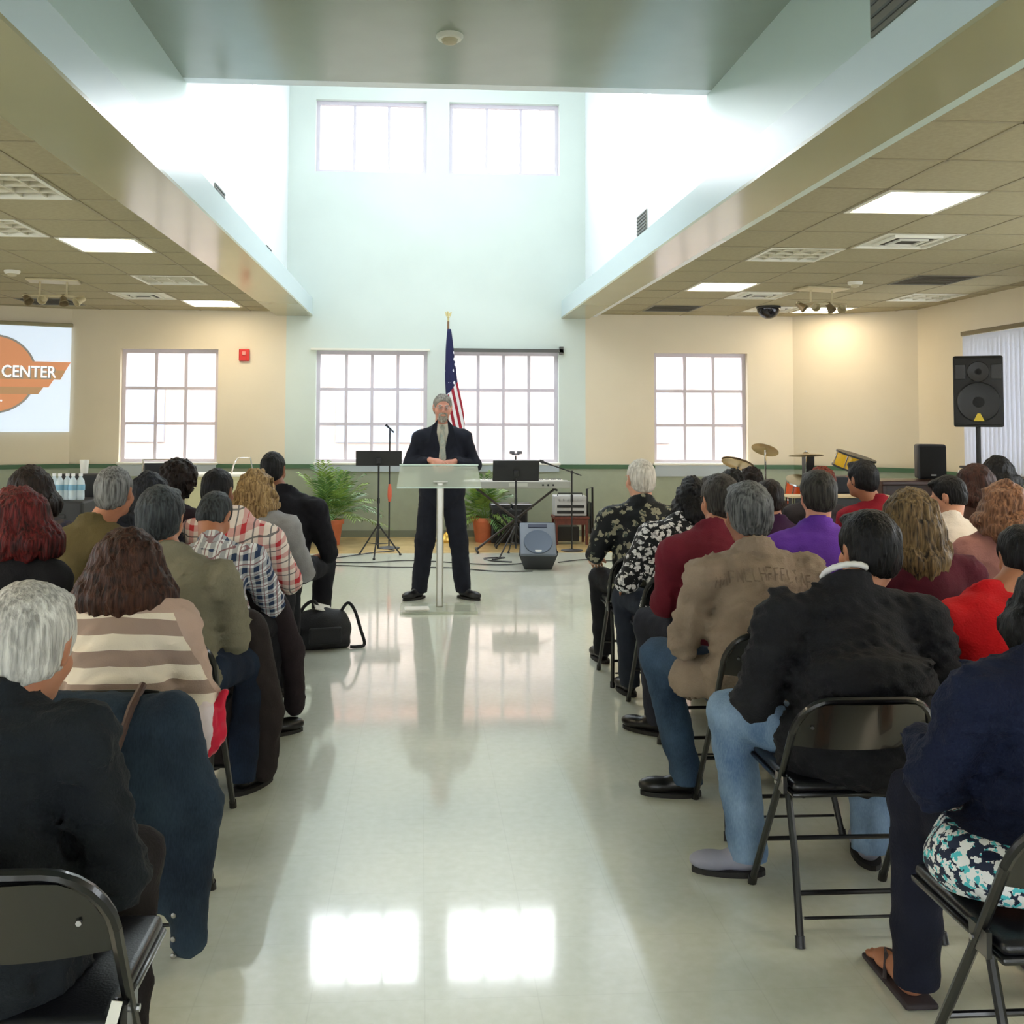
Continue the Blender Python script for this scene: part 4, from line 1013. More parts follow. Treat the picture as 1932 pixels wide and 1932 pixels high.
# flag on a pole
fl = empty('flag', (.345, 12.8, .004), 0, 'furled United States flag on a brown pole behind the speaker', 'flag')
MB().lathe([(0, 0), (.15, 0), (.15, .03), (.06, .07), (.03, .12), (0, .12)], 24).build('base', mat('brass', (190, 150, 70), rough=.3, metal=1), fl, True)
MB().cyl((0, 0, .1), (0, 0, 2.80), .013, 12).build('pole', mat('oak_pole', (120, 84, 50), rough=.4), fl, True)
eg = MB().cyl((0, 0, 2.79), (0, 0, 2.84), .012, 10); eg.lathe([(0, 2.835), (.022, 2.85), (.0, 2.87)], 12)
eg.tube([(0, 0, 2.86), (0, 0, 2.90), (-.008, 0, 2.925), (-.022, 0, 2.925)], [.012, .013, .009, .003], 8)
for sg in (-1, 1): eg.add([(0, -.004, 2.87), (sg*.045, 0, 2.925), (sg*.036, 0, 2.89), (sg*.03, 0, 2.862), (0, .004, 2.90)], [(0, 1, 2, 3), (0, 4, 1)])
eg.build('eagle_finial', mat('gold_finial', (200, 184, 130), rough=.35, metal=.6), fl, True)
def flag_nodes(nt, b, v):
    s = sepxyz(nt, v); x, z_ = s[0], s[2]
    stripe = nstripe(nt, nmath(nt, 'ADD', nmath(nt, 'MULTIPLY', x, 1.0), nmath(nt, 'MULTIPLY', z_, .22)), 13, .5)
    rw = nmix(nt, stripe, srgb(226, 222, 224), srgb(150, 34, 50))
    vo = nt.nodes.new('ShaderNodeTexVoronoi'); vo.inputs['Scale'].default_value = 13; vo.inputs['Randomness'].default_value = .25; nt.links.new(v, vo.inputs[0])
    star = nmath(nt, 'LESS_THAN', vo.outputs['Distance'], .34)
    bl_ = nmix(nt, star, srgb(34, 36, 74), srgb(232, 232, 240))
    edge = nmath(nt, 'ADD', z_, nmath(nt, 'MULTIPLY', x, -1.4))
    nt.links.new(nmix(nt, nmath(nt, 'GREATER_THAN', edge, 1.86), rw, bl_), b.inputs['Base Color'])
M_flag = node_mat('flag_cloth', flag_nodes, rough=.7)
nz_, na = 40, 40; vs = []
for j in range(nz_+1):
    t = j/nz_; zz = 2.70-1.55*t
    for i in range(na):
        a = 2*PI*i/na; rr = .016+.075*t**.75; ru = 1+.26*math.sin(a*5+t*3)*min(1, t*3)+.10*math.sin(a*9-t*5)
        cxx = .012+.075*t**1.1-.03*math.sin(t*7)*t
        vs.append((cxx+rr*1.25*ru*math.cos(a), .6*rr*ru*math.sin(a)-.01, zz+.02*math.sin(a*5)*t))
fs = [(j*na+i, j*na+(i+1) % na, (j+1)*na+(i+1) % na, (j+1)*na+i) for j in range(nz_) for i in range(na)]+[tuple(range(na))[::-1], tuple(nz_*na+i for i in range(na))]
MB().add(vs, fs).build('cloth', M_flag, fl, 'all')

# fire alarm, detectors, dome, spot clusters
fa = empty('fire_alarm', (-2.32, 13.36, 2.385), 0, 'red fire alarm box on the left beige wall', 'fire alarm')
M_red = mat('alarm_red', (206, 44, 40), rough=.4)
MB().rbox((0, -.022, 0), (.135, .042, .16), .01).build('housing', M_red, fa); MB().rbox((0, -.05, .02), (.05, .02, .05), .008).build('strobe', mat('strobe', (225, 150, 140), rough=.2), fa); MB().lathe([(0, 0), (.03, 0), (.03, .006), (0, .006)], 16, T((0, -.044, -.045), 0, PI/2)).build('sounder', M_red, fa)
def detector(x, y, z, label, r=.075, m=M_wht):
    o = empty('smoke_detector', (x, y, z), 0, label, 'smoke detector')
    MB().lathe([(0, 0), (r, 0), (r, -.014), (r*.86, -.03), (0, -.03)], 24).build('base', m, o, True)
    MB().lathe([(0, -.028), (r*.62, -.028), (r*.5, -.052), (r*.2, -.058), (0, -.058)], 20).build('sensor', mat('detector_cream', (190, 180, 150), rough=.5), o, True)
detector(.174, 6.50, 4.077, 'round smoke detector on the dark centre ceiling', .09)
detector(4.42, 9.95, ZC, 'small round smoke detector on the right tile ceiling'); detector(-3.95, 9.9, ZC, 'small round smoke detector on the left tile ceiling')
dm = empty('ceiling_dome', (4.31, 12.2, ZC), 0, 'black half-round dome hanging from the right ceiling', 'dome camera')
MB().lathe([(0, 0), (.15, 0), (.15, -.02), (.135, -.03), (0, -.03)], 28).build('collar', M_black, dm, True)
MB().lathe([(.14, -.028)]+[(.14*math.cos(a), -.03-.125*math.sin(a)) for a in np.linspace(.1, PI/2-.05, 9)]+[(0, -.155)], 28).build('dome', mat('smoked_dome', (22, 20, 30), rough=.12), dm, True)
def spots(x, y, label):
    o = empty('spotlight_cluster', (x, y, ZC), .2, label, 'spotlights'); M_sp = mat('spot_cream', (196, 184, 150), rough=.4)
    MB().rbox((0, 0, -.012), (.50, .30, .022), .006).build('mounting_plate', M_sp, o)
    for sx in (-.13, .13): MB().cyl((sx, 0, -.02), (sx, 0, -.17), .011, 8).build('drop_rod', M_sp, o, True)
    MB().cyl((-.30, 0, -.165), (.30, 0, -.165), .012, 8).build('cross_bar', M_sp, o, True)
    for i, (px_, rx, rz_) in enumerate(((-.25, 50, 40), (-.09, 75, -10), (.10, 35, 20), (.26, 60, -50))):
        M = T((px_, 0, -.20), R_(rz_), R_(180-rx))
        h = MB().lathe([(0, -.05), (.03, -.05), (.034, .0), (.05, .055), (.044, .055), (.03, .0), (0, .0)], 16, M).build('lamp_head', M_sp if i % 2 else mat('spot_bronze', (120, 104, 76), rough=.4), o, True)
        MB().cyl((px_, 0, -.165), (px_, 0, -.195), .009, 8).build('swivel', M_sp, o)
spots(4.27, 10.45, 'cream spotlight cluster hanging from the right tile ceiling'); spots(-3.79, 10.55, 'cream spotlight cluster hanging from the left tile ceiling')

# projection screen with its picture on the angled wall
def uvm(): pass
ang = LA[1]; ux, uy = math.cos(ang), math.sin(ang)
Ms = Matrix.Translation((-4.55, YB, 0)) @ Matrix.Rotation(ang, 4, 'Z')     # local x runs toward the corner, -y into the room
scr = empty('projection_screen', (0, 0, 0), 0, 'lit projection screen with an orange winged emblem reading CENTER', 'screen'); scr.matrix_world = Ms
M_scr = mat('projected_white', (222, 234, 246), rough=.9, emit=.62, ecol=(212, 228, 250))
SW = 1.86; zc_ = 2.10
MB().box((-SW, -.05, 1.37), (-.01, -.035, 2.72)).build('picture', M_scr, scr)
MB().rbox((-SW/2, -.05, 2.75), (SW+.02, .05, .05), .01).build('roller_case', mat('screen_case', (150, 142, 110), rough=.5), scr)
def emis(name, c, e=.55): return mat(name, c, rough=.9, emit=e)
M_or = emis('projected_orange', (216, 150, 110), .42); M_or2 = emis('projected_tan', (190, 150, 112), .40); M_gry = emis('projected_grey', (150, 146, 138), .38)
cx0 = -SW/2+.02
def disc(r, y0, y1, n=48): return MB().prism([(cx0+r*math.cos(2*PI*k/n), zc_+r*math.sin(2*PI*k/n)) for k in range(n)], y0, y1)
disc(.50, -.054, -.05).build('emblem_outer_ring', M_gry, scr); disc(.475, -.056, -.054).build('emblem_disc', M_or, scr)
for sg in (-1, 1):
    for i, (z0, z1, xe) in enumerate(((.06, .17, .90), (-.06, .06, .84), (-.16, -.06, .70), (-.25, -.16, .58))):
        MB().prism([(cx0, zc_+z0), (cx0+sg*(xe-.06), zc_+z0), (cx0+sg*xe, zc_+z1), (cx0, zc_+z1)], -.0585, -.056).build('wing_bar', (M_or, M_or2, M_or, M_or2)[i], scr)
def text(s, size, loc, m, parent, name='lettering', ext=.001, rot=None, bold=0, align='CENTER'):
    cu = bpy.data.curves.new(name, 'FONT'); cu.body = s; cu.size = size; cu.extrude = ext; cu.align_x = align; cu.align_y = 'CENTER'; cu.offset = bold
    o = bpy.data.objects.new(name, cu); C.objects.link(o); dg = bpy.context.evaluated_depsgraph_get(); me = bpy.data.meshes.new_from_object(o.evaluated_get(dg)); bpy.data.objects.remove(o)
    me.materials.clear(); me.materials.append(m); o = bpy.data.objects.new(name, me); C.objects.link(o); o.parent = parent; o.location = loc; o.rotation_euler = rot or (PI/2, 0, 0); return o
M_wt = emis('projected_letter_white', (240, 244, 250), .7)
text('CENTER', .21, (cx0+.415, -.0595, zc_+.02), M_gry, scr, 'letter_shadow', bold=.008).scale = (.82, 1, 1)
text('CENTER', .21, (cx0+.405, -.062, zc_+.03), M_wt, scr, 'lettering', bold=.002).scale = (.82, 1, 1)
text('• • • •', .10, (cx0, -.060, zc_-.34), M_wt, scr, 'small_line')

# cream counter with chrome rails, left of the suited man
ct = empty('counter_cart', (-2.33, 12.2, 0), 0, 'cream counter with a white top and chrome rails by the left wall', 'counter')
MB().rbox((0, 0, .885), (.90, .5, .03), .008).build('worktop', M_paper, ct); MB().box((-.41, -.22, .06), (.41, .22, .87)).build('cabinet', mat('cream_panel', (206, 200, 160), rough=.5, var=.04), ct)
for sx in (-.2, .2): MB().rbox((sx, -.228, .46), (.37, .014, .74), .004).build('door', mat('cream_door', (200, 196, 156), rough=.5), ct)
for sx in (-.03, .03): MB().cyl((sx, -.245, .5), (sx, -.245, .62), .006, 8).build('handle', M_chrome, ct)
MB().box((-.38, -.19, 0), (.38, .19, .06)).build('plinth', M_black, ct)
MB().tube([(.08, 0, .90), (.10, 0, .99), (.15, 0, 1.08), (.30, 0, 1.085), (.33, 0, .90)], .009, 8).build('rail', M_chrome, ct, True)
ch = empty('metal_chair', (-3.05, 12.0, 0), .3, 'chair with a thin chrome frame standing left of the cream counter', 'chair')
MB().tube([(-.2, .2, 0), (-.2, .16, .5), (-.17, .19, 1.06), (.17, .19, 1.06), (.2, .16, .5), (.2, .2, 0)], .012, 8).build('back_frame', M_chrome, ch, True)
MB().rbox((0, 0, .46), (.42, .4, .04), .015).build('seat', M_vinyl, ch); MB().rbox((0, .185, .93), (.32, .02, .18), .008).build('backrest', M_vinyl, ch)
for sx in (-.19, .19): MB().cyl((sx, -.18, 0), (sx, -.17, .45), .012, 8).build('leg', M_chrome, ch, True)

# bottles on a black case
cs = empty('equipment_case', (-2.74, 8.05, 0), 0, 'black case with a lower step that carries the water bottles', 'case')
MB().rbox((0, 0, .46), (.36, .40, .918), .02).build('lower_case', M_dk, cs); MB().rbox((.02, .30, .55), (.36, .18, 1.10), .02).build('rear_case', M_dk, cs)
for z_ in (.2, .5, .8): MB().rbox((0, -.204, z_), (.10, .012, .03), .004).build('latch', M_blk, cs)
M_bot = mat('bottle_plastic', (206, 222, 232), rough=.12, spec=.6); M_lab = mat('bottle_label_blue', (120, 170, 200), rough=.4); M_cap = mat('bottle_cap_white', (236, 238, 240), rough=.4)
bp = None
for i in range(6):
    loc = (-2.865+.05*i, 7.93+.02*(i % 2), .9195)
    if bp is None:
        bp = empty('water_bottle', loc); MB().lathe([(0, 0), (.030, .002), (.032, .02), (.030, .07), (.032, .12), (.028, .15), (.012, .175), (.012, .185), (0, .185)], 16).build('bottle', M_bot, bp, True)
        MB().lathe([(.0322, .075), (.0335, .076), (.0335, .118), (.0322, .119)], 16).build('label', M_lab, bp, True); MB().lathe([(0, .183), (.015, .183), (.015, .203), (0, .203)], 12).build('cap', M_cap, bp, True); o = bp
    else: o = copy_tree(bp); o.location = loc
    tag(o, 'small clear water bottle with a blue label in the row on the black case', 'bottle', 'water bottles on the black case')
o = MB().lathe([(0, 0), (.028, 0), (.036, .11), (.034, .11), (.0265, .004), (0, .004)], 16).build('paper_cup', M_paper, None, True); o.location = (-2.72, 8.35, 1.1005); tag(o, 'white paper cup on top of the black case, above the bottles', 'cup')

# camera bag on the floor
M_nyl = mat('black_nylon', (26, 27, 32), rough=.7, bump=.3, bscale=150)
bg = empty('shoulder_bag', (-.66, 6.98, 0), .25, 'black shoulder bag standing on the floor at the left aisle', 'bag')
F = Fld((-.26, -.2, -.02), (.26, .2, .34), .012)
F.ell((0, 0, .12), (.20, .13, .14), .03); F.cone((-.13, -.06, .04), (.13, -.06, .04), .05, .05, .04); F.cone((-.13, .06, .04), (.13, .06, .04), .05, .05, .04); F.cone((-.12, 0, .20), (.12, 0, .19), .05, .045, .04); F.wob(.003, 50, 4); F.cut((0, 0, .003), (0, 0, -1))
mk('bag_body', F.mesh(), M_nyl, bg)
MB().tube(smooth([(.12, 0, .22), (.17, -.02, .29), (.215, -.04, .24), (.25, -.07, .12), (.275, -.09, .02), (.22, -.12, .012), (.17, -.12, .014)]), .011, 8).build('strap', M_nyl, bg, True)
MB().tube(smooth([(-.17, .0, .17), (-.13, 0, .27), (-.06, 0, .31), (-.02, .0, .24)]), .012, 8).build('handle', M_nyl, bg, True)
MB().rbox((0, -.135, .10), (.22, .03, .11), .012).build('front_pocket', M_nyl, bg)
o = MB().box((-.06, -.045, 0), (.06, .045, .004)).box((-.058, -.043, .004), (.062, .047, .008)).build('leaflet', M_paper); o.location = (-.66, 6.97, .262); o.rotation_euler = (.35, .3, .4); tag(o, 'white leaflet lying on top of the black shoulder bag', 'leaflet')

# loudspeakers
def cab(root, w_, d_, h_, m, grille=True):
    # trapezoid plan cabinet with a rounded face
    poly = [(-w_/2, 0), (w_/2, 0), (w_/2*.98, d_*.25), (w_/2*.66, d_), (-w_/2*.66, d_), (-w_/2*.98, d_*.25)]
    b = MB(); b.add([(x, y, 0) for x, y in poly]+[(x, y, h_) for x, y in poly], [tuple(range(6))[::-1], tuple(range(6, 12))]+[(i, (i+1) % 6, (i+1) % 6+6, i+6) for i in range(6)])
    me = b.build('cabinet', m, root); bv = me.modifiers.new('bevel', 'BEVEL'); bv.width = .02; bv.segments = 3
spk = empty('loudspeaker', (5.14, 8.98, 1.50), R_(-27), 'big black loudspeaker with a yellow triangle badge on a tall pole', 'loudspeaker')
cab(spk, .42, .36, .66, M_black)
MB().rbox((0, -.012, .33), (.41, .02, .62), .012).build('front_baffle', mat('front_black', (22, 22, 24), rough=.55, bump=.3, bscale=350), spk, True)
MB().lathe([(0, .0), (.05, .0), (.15, .008), (.175, .018), (.185, .006), (.185, -.004), (0, -.004)], 32, T((0, -.022, .23), 0, PI/2)).build('woofer', M_dk, spk, True)
MB().lathe([(.03, .0), (.09, .01), (.095, .0), (.03, -.01)], 24, T((0, -.022, .51), 0, PI/2)).build('horn', M_black, spk, True)
for sx in (-.15, .15): MB().rbox((sx, -.022, .51), (.09, .01, .14), .006).build('port', M_black, spk)
MB().prism([(-.045, .055), (.045, .055), (.012, .125), (-.012, .125)], -.046, -.036).build('triangle_badge', mat('yellow_badge', (206, 180, 50), rough=.5), spk)
sst = empty('speaker_stand', (5.20, 9.10, 0), 0, 'black pole stand holding up the big loudspeaker', 'stand')
MB().cyl((0, 0, .3), (0, 0, 1.50), .022, 12).build('pole', M_blk, sst, True); MB().cyl((0, 0, 1.0), (0, 0, 1.08), .032, 12).build('collar', M_blk, sst, True); MB().cyl((.02, 0, 1.04), (.075, 0, 1.04), .012, 8).build('knob', M_blk, sst, True)
tripod(sst, .55, .45, M_blk, rr=.013)
MB().rbox((-.10, -.03, 1.13), (.16, .10, .02), .006).build('side_tray', M_blk, sst)
sp2 = empty('loudspeaker', (5.02, 9.6, .985), -.1, 'short black loudspeaker standing on the brown piano, left end', 'loudspeaker')
cab(sp2, .27, .24, .34, mat('charcoal_cabinet', (36, 38, 46), rough=.5)); MB().rbox((0, -.01, .17), (.25, .016, .31), .01).build('grille', mat('black_grille_cloth', (0, 0, 0)), sp2, True); MB().rbox((0, -.02, .04), (.05, .006, .014), .002).build('badge', M_steel, sp2)

# upright piano seen from its front
pn = empty('piano', (5.1, 9.60, 0), 0, 'dark red-brown upright piano in front of the right corner', 'piano')
M_pw = mat('dark_red_wood', (58, 26, 22), rough=.3, var=.25, vscale=5, stretch=(1, 8, 8), spec=.6)
MB().rbox((0, .06, .955), (1.32, .40, .045), .01).build('lid', M_pw, pn); MB().box((-.62, -.02, .05), (.62, .24, .932)).build('case', M_pw, pn)
MB().rbox((0, -.14, .665), (1.30, .28, .05), .01).build('key_bed', M_pw, pn); MB().box((-.56, -.26, .692), (.56, -.12, .708)).build('white_keys', M_paper, pn)
kb = MB(); [kb.box((-.54+i*.03, -.19, .708), (-.525+i*.03, -.12, .72)) for i in range(37) if i % 7 not in (2, 6)]; kb.build('black_keys', M_black, pn)
MB().rbox((0, -.11, .745), (1.18, .03, .05), .006).build('fallboard', M_pw, pn)
for sx in (-.61, .61): MB().rbox((sx, -.14, .32), (.07, .07, .64), .01).build('leg', M_pw, pn); MB().rbox((sx, .1, .50), (.05, .38, .90), .01).build('side_panel', M_pw, pn)
MB().rbox((0, -.075, .80), (.8, .02, .04), .004).build('music_ledge', M_pw, pn)
o = MB().box((-.34, -.13, 0), (.34, .12, .012)).build('papers', M_paper); o.location = (5.44, 9.62, .9785); tag(o, 'white papers lying on top of the brown piano', 'papers')
o = MB().prism([(-.05, -.13), (.05, -.13), (.07, .13), (-.03, .13)], -.002, .002).build('sheet_music', M_paper); o.location = (5.20, 9.43, .955); o.rotation_euler = (-.18, .20, 0); tag(o, 'tall white sheet of music leaning on the piano front', 'sheet music')
MB().prism([(-.02, -.05), (.04, -.05), (.05, .0), (-.01, .0)], -.004, -.002).build('print_block', mat('print_red', (190, 90, 80), rough=.8), o)

# drum kit
M_cym = mat('bronze_cymbal', (150, 128, 88), rough=.3, metal=.8, var=.15, vscale=6)
def cymbal(x, y, z_, r_, tx, ty, label, foot=True):
    o = empty('cymbal', (x, y, 0), 0, label, 'cymbal'); M = T((0, 0, z_), 0, tx, ty)
    MB().lathe([(0, .030), (r_*.12, .028), (r_*.2, .012), (r_*.6, .005), (r_, -.008), (r_, -.011), (r_*.6, .002), (r_*.2, .008), (0, .02)], 32, M).build('plate', M_cym, o, True)
    MB().lathe([(0, .03), (.012, .03), (.012, .045), (0, .045)], 8, M).build('wing_nut', M_steel, o)
    MB().cyl((0, 0, z_-.01), (0, 0, .4), .010, 8).build('pole', M_chrome, o, True); MB().cyl((0, 0, .78), (0, 0, .82), .016, 10).build('clutch', M_blk, o)
    tripod(o, .42, .28, M_chrome, rr=.009)
    return o
cymbal(3.70, 10.62, 1.245, .145, R_(-20), R_(22), 'tilted bronze cymbal on a stand, left one of the two high cymbals')
cymbal(4.10, 10.5, 1.19, .18, R_(-6), R_(0), 'level bronze cymbal on a stand, right one of the two high cymbals')
hh_ = cymbal(3.30, 10.3, 1.12, .17, R_(-14), R_(20), 'bronze hi-hat pair beside the right window')
MB().lathe([(.0, -.03), (.035, -.028), (.17, -.012), (.17, -.009), (0, -.024)], 32, T((0, 0, 1.10), 0, R_(-14), R_(20))).build('lower_plate', M_cym, hh_, True)
def drum(name, loc, r_, h_, col, label, rx=0, ry=0, hoop=None, par=None, legs=True, cat='drum', rz=0):
    o = empty(name, loc, rz, label, cat); M = T((0, 0, 0), 0, rx, ry); m = mat('drum_'+name+str(col[0]), col, rough=.25, coat=.3)
    MB().lathe([(0, 0), (r_, 0), (r_, h_), (0, h_)], 32, M).build('shell', m, o, True)
    for z_ in (-.004, h_-.012): MB().lathe([(r_*.9, z_), (r_*1.04, z_), (r_*1.04, z_+.018), (r_*.9, z_+.018)], 32, M).build('hoop', hoop or M_chrome, o, True)
    MB().lathe([(0, h_), (r_*.98, h_), (r_*.98, h_+.003), (0, h_+.003)], 32, M).build('drum_head', mat('drum_skin', (225, 222, 210), rough=.6), o, True)
    for k in range(8):
        a = 2*PI*k/8; c_, s_2 = math.cos(a)*r_*1.02, math.sin(a)*r_*1.02
        b = MB(); b.tube([M @ Vector((c_, s_2, h_*.1)), M @ Vector((c_, s_2, h_*.9))], .006, 6); b.build('tension_rod', M_chrome, o)
    return o
bd = drum('bass_drum', (3.98, 10.05, .29), .27, .40, (206, 92, 40), 'orange bass drum on the floor in the middle of the kit', rx=R_(-90))
for sg in (-1, 1): MB().cyl((sg*.2, .1, -.12), (sg*.30, -.02, -.282), .008, 6).build('spur', M_chrome, bd)
t1 = drum('tom_drum', (3.87, 10.15, .765), .135, .19, (222, 84, 30), 'small bright orange tom drum above the bass drum', rx=R_(22))
MB().tube([(0, .03, .0), (.02, .08, -.15), (.03, .08, -.20)], .01, 8).build('mount_arm', M_chrome, t1)
t2 = drum('timbale_drum', (4.53, 10.35, 1.035), .20, .16, (216, 172, 24), 'gold-yellow timbale drum tilted on its stand, black rim', rx=R_(10), ry=R_(15), hoop=M_black)
MB().cyl((0, 0, -1.0), (0, 0, 0), .014, 8).build('pole', M_chrome, t2, True)
for k in range(3): a = k*2.1; MB().cyl((0, 0, -.62), (.28*math.cos(a), .28*math.sin(a), -1.01), .009, 8).build('leg', M_chrome, t2, True)
sn = drum('snare_drum', (3.62, 9.8, .60), .175, .14, (190, 186, 180), 'chrome snare drum low beside the orange drums')
MB().cyl((0, 0, -.58), (0, 0, 0), .012, 8).build('pole', M_chrome, sn, True)
for k in range(3): a = k*2.1+.4; MB().cyl((0, 0, -.35), (.24*math.cos(a), .24*math.sin(a), -.592), .008, 8).build('leg', M_chrome, sn, True)
ft_ = drum('floor_tom', (4.45, 9.85, .22), .19, .38, (214, 120, 40), 'amber floor tom standing right of the bass drum')
for k in range(3): a = k*2.1+.9; MB().cyl((.2*math.cos(a), .2*math.sin(a), .2), (.21*math.cos(a), .21*math.sin(a), -.218), .008, 8).build('leg', M_chrome, ft_, True)
# percussion table, amplifiers behind the drums
pt = empty('percussion_table', (3.95, 9.35, 0), 0, 'narrow table with a pale edge in front of the drums', 'table')
MB().rbox((0, 0, .84), (1.0, .26, .02), .006).build('tabletop', mat('pale_wood', (206, 186, 150), rough=.5), pt)
for sx in (-.46, .46): MB().tube([(sx, -.1, 0), (sx, -.1, .83)], .012, 8).build('leg', M_chrome, pt, True); MB().tube([(sx, .1, 0), (sx, .1, .83)], .012, 8).build('leg', M_chrome, pt, True)
MB().box((-.44, -.09, .72), (.44, .09, .825)).build('drawer_box', M_dk, pt)
am = empty('guitar_amplifier', (4.83, 11.2, 0), 0, 'black guitar amplifier behind the yellow timbale', 'amplifier')
MB().rbox((0, 0, .47), (.66, .28, .92), .02).build('cabinet', M_dk, am); MB().rbox((0, -.145, .40), (.6, .012, .70), .006).build('grille', mat('black_grille_cloth', (0, 0, 0)), am); MB().lathe([(0, 0), (.12, 0), (.13, .01), (.0, .012)], 24, T((0, -.152, .62), 0, PI/2)).build('cone', mat('cone_blue_black', (24, 26, 44), rough=.5), am, True)
am2 = empty('stage_amplifier', (4.93, 9.35, .0), 0, 'grey-green amplifier on a stand beside the percussion table', 'amplifier'); am2.location = (4.62, 9.30, .0)
MB().rbox((0, 0, .74), (.42, .24, .20), .012).build('case', mat('sage_case', (150, 160, 140), rough=.5), am2); MB().rbox((0, -.122, .76), (.34, .008, .10), .004).build('dark_panel', M_black, am2); MB().rbox((0, 0, .32), (.38, .22, .64), .012).build('stand_box', M_dk, am2)
tb = empty('tambourine_case', (4.36, 9.9, 0), 0, 'slim black upright speaker between the level cymbal and the timbale', 'loudspeaker')
tb.location = (4.28, 10.9, 0); MB().rbox((0, 0, 1.05), (.11, .10, .24), .01).build('cabinet', M_black, tb); MB().cyl((0, 0, .02), (0, 0, .94), .014, 8).build('pole', M_blk, tb, True); MB().lathe([(0, 0), (.14, 0), (.14, .015), (0, .03)], 20).build('base', M_blk, tb, True)
tb.name = 'column_speaker'

# vertical blinds on the right side window
bld = empty('vertical_blind', (6.25, 9.98, 0), -PI/2, 'white vertical blind over the right side window, behind the big loudspeaker', 'blind')
M_bl = mat('blind_white', (214, 216, 226), rough=.6, trans=0)
MB().rbox((0, 0, 2.56), (2.5, .05, .05), .008).build('head_rail', mat('rail_brown', (112, 100, 70), rough=.5), bld)
first = None
for i in range(29):
    x = -1.18+i*.084
    if first is None:
        first = MB().box((-.04, -.0015, .98), (.04, .0015, 2.53)).build('slat', M_bl, bld); o = first
    else: o = first.copy(); C.objects.link(o)
    o.location = (x, 0, 0); o.rotation_euler = (0, 0, .5)
# ------------------------------------------------------------------ cloths
def trousers(name, col, **k): return fabric(name, col, **k)
fabric('black_trousers', (26, 27, 32)); M_blkt = MATS['black_trousers']
def denim(name, c1, c2):
    def bld(nt, b, v):
        n = nnoise(nt, v, 5, 4); f = nnoise(nt, v, 1, 3, (260, 260, 60))
        nt.links.new(nramp(nt, nmath(nt, 'ADD', nmath(nt, 'MULTIPLY', n, .75), nmath(nt, 'MULTIPLY', f, .25)), [(.35, srgb(c1)), (.65, srgb(c2))]), b.inputs['Base Color']); nbump(nt, b, f, .3, .004)
    return node_mat(name, bld, rough=.85)
M_den_l = denim('light_blue_denim', (84, 112, 148), (142, 168, 198)); M_den_d = denim('dark_blue_denim', (32, 48, 68), (64, 86, 110)); M_den_n = denim('indigo_denim', (18, 26, 42), (34, 50, 72))
def plaid(name, base, a, c, fx=9.5, fz=9.5, du=.45):
    def bld(nt, b, v):
        s = sepxyz(nt, v)
        zz = nmath(nt, 'ADD', s[2], nmath(nt, 'MULTIPLY', s[1], -.55))
        sx1 = nstripe(nt, s[0], fx, du); sz1 = nstripe(nt, zz, fz, du); sx2 = nstripe(nt, s[0], fx, .08, .35); sz2 = nstripe(nt, zz, fz, .08, .35)
        m = nmath(nt, 'MULTIPLY', nmath(nt, 'ADD', sx1, sz1), .5); col = nmix(nt, m, srgb(base), srgb(a)); col = nmix(nt, nmath(nt, 'MULTIPLY', nmath(nt, 'MAXIMUM', sx2, sz2), .8), col, srgb(c))
        nt.links.new(col, b.inputs['Base Color']); nbump(nt, b, nnoise(nt, v, 160, 2), .2, .004)
    return node_mat(name, bld)
M_pl_b = plaid('blue_white_plaid', (226, 228, 232), (44, 60, 92), (120, 60, 70), 19, 19); M_pl_r = plaid('red_white_plaid', (238, 226, 218), (196, 60, 66), (60, 70, 80), 11, 11, .28)
def floral(name, bg, fg, fg2, sc, th, r=.6):
    def bld(nt, b, v):
        wv = nt.nodes.new('ShaderNodeVectorMath'); wv.operation = 'ADD'; nz = nt.nodes.new('ShaderNodeTexNoise'); nz.inputs['Scale'].default_value = sc*2.2; nt.links.new(v, nz.inputs[0])
        sc_ = nt.nodes.new('ShaderNodeVectorMath'); sc_.operation = 'SCALE'; nt.links.new(nz.outputs['Color'], sc_.inputs[0]); sc_.inputs['Scale'].default_value = .09*10/sc
        nt.links.new(v, wv.inputs[0]); nt.links.new(sc_.outputs[0], wv.inputs[1])
        vo = nt.nodes.new('ShaderNodeTexVoronoi'); vo.inputs['Scale'].default_value = sc; nt.links.new(wv.outputs[0], vo.inputs[0])
        m = nmath(nt, 'LESS_THAN', vo.outputs['Distance'], th); c2 = nmix(nt, nmath(nt, 'GREATER_THAN', nnoise(nt, v, sc*1.3, 2), .55), srgb(fg), srgb(fg2))
        nt.links.new(nmix(nt, m, srgb(bg), c2), b.inputs['Base Color'])
    return node_mat(name, bld, rough=r)
M_fl1 = floral('black_floral_cloth', (20, 24, 28), (150, 148, 128), (70, 80, 74), 21, .40); M_fl2 = floral('black_white_floral_cloth', (24, 26, 30), (228, 228, 228), (176, 176, 180), 36, .48)
M_band = floral('patterned_undershirt', (34, 42, 66), (236, 238, 240), (84, 196, 206), 48, .56)
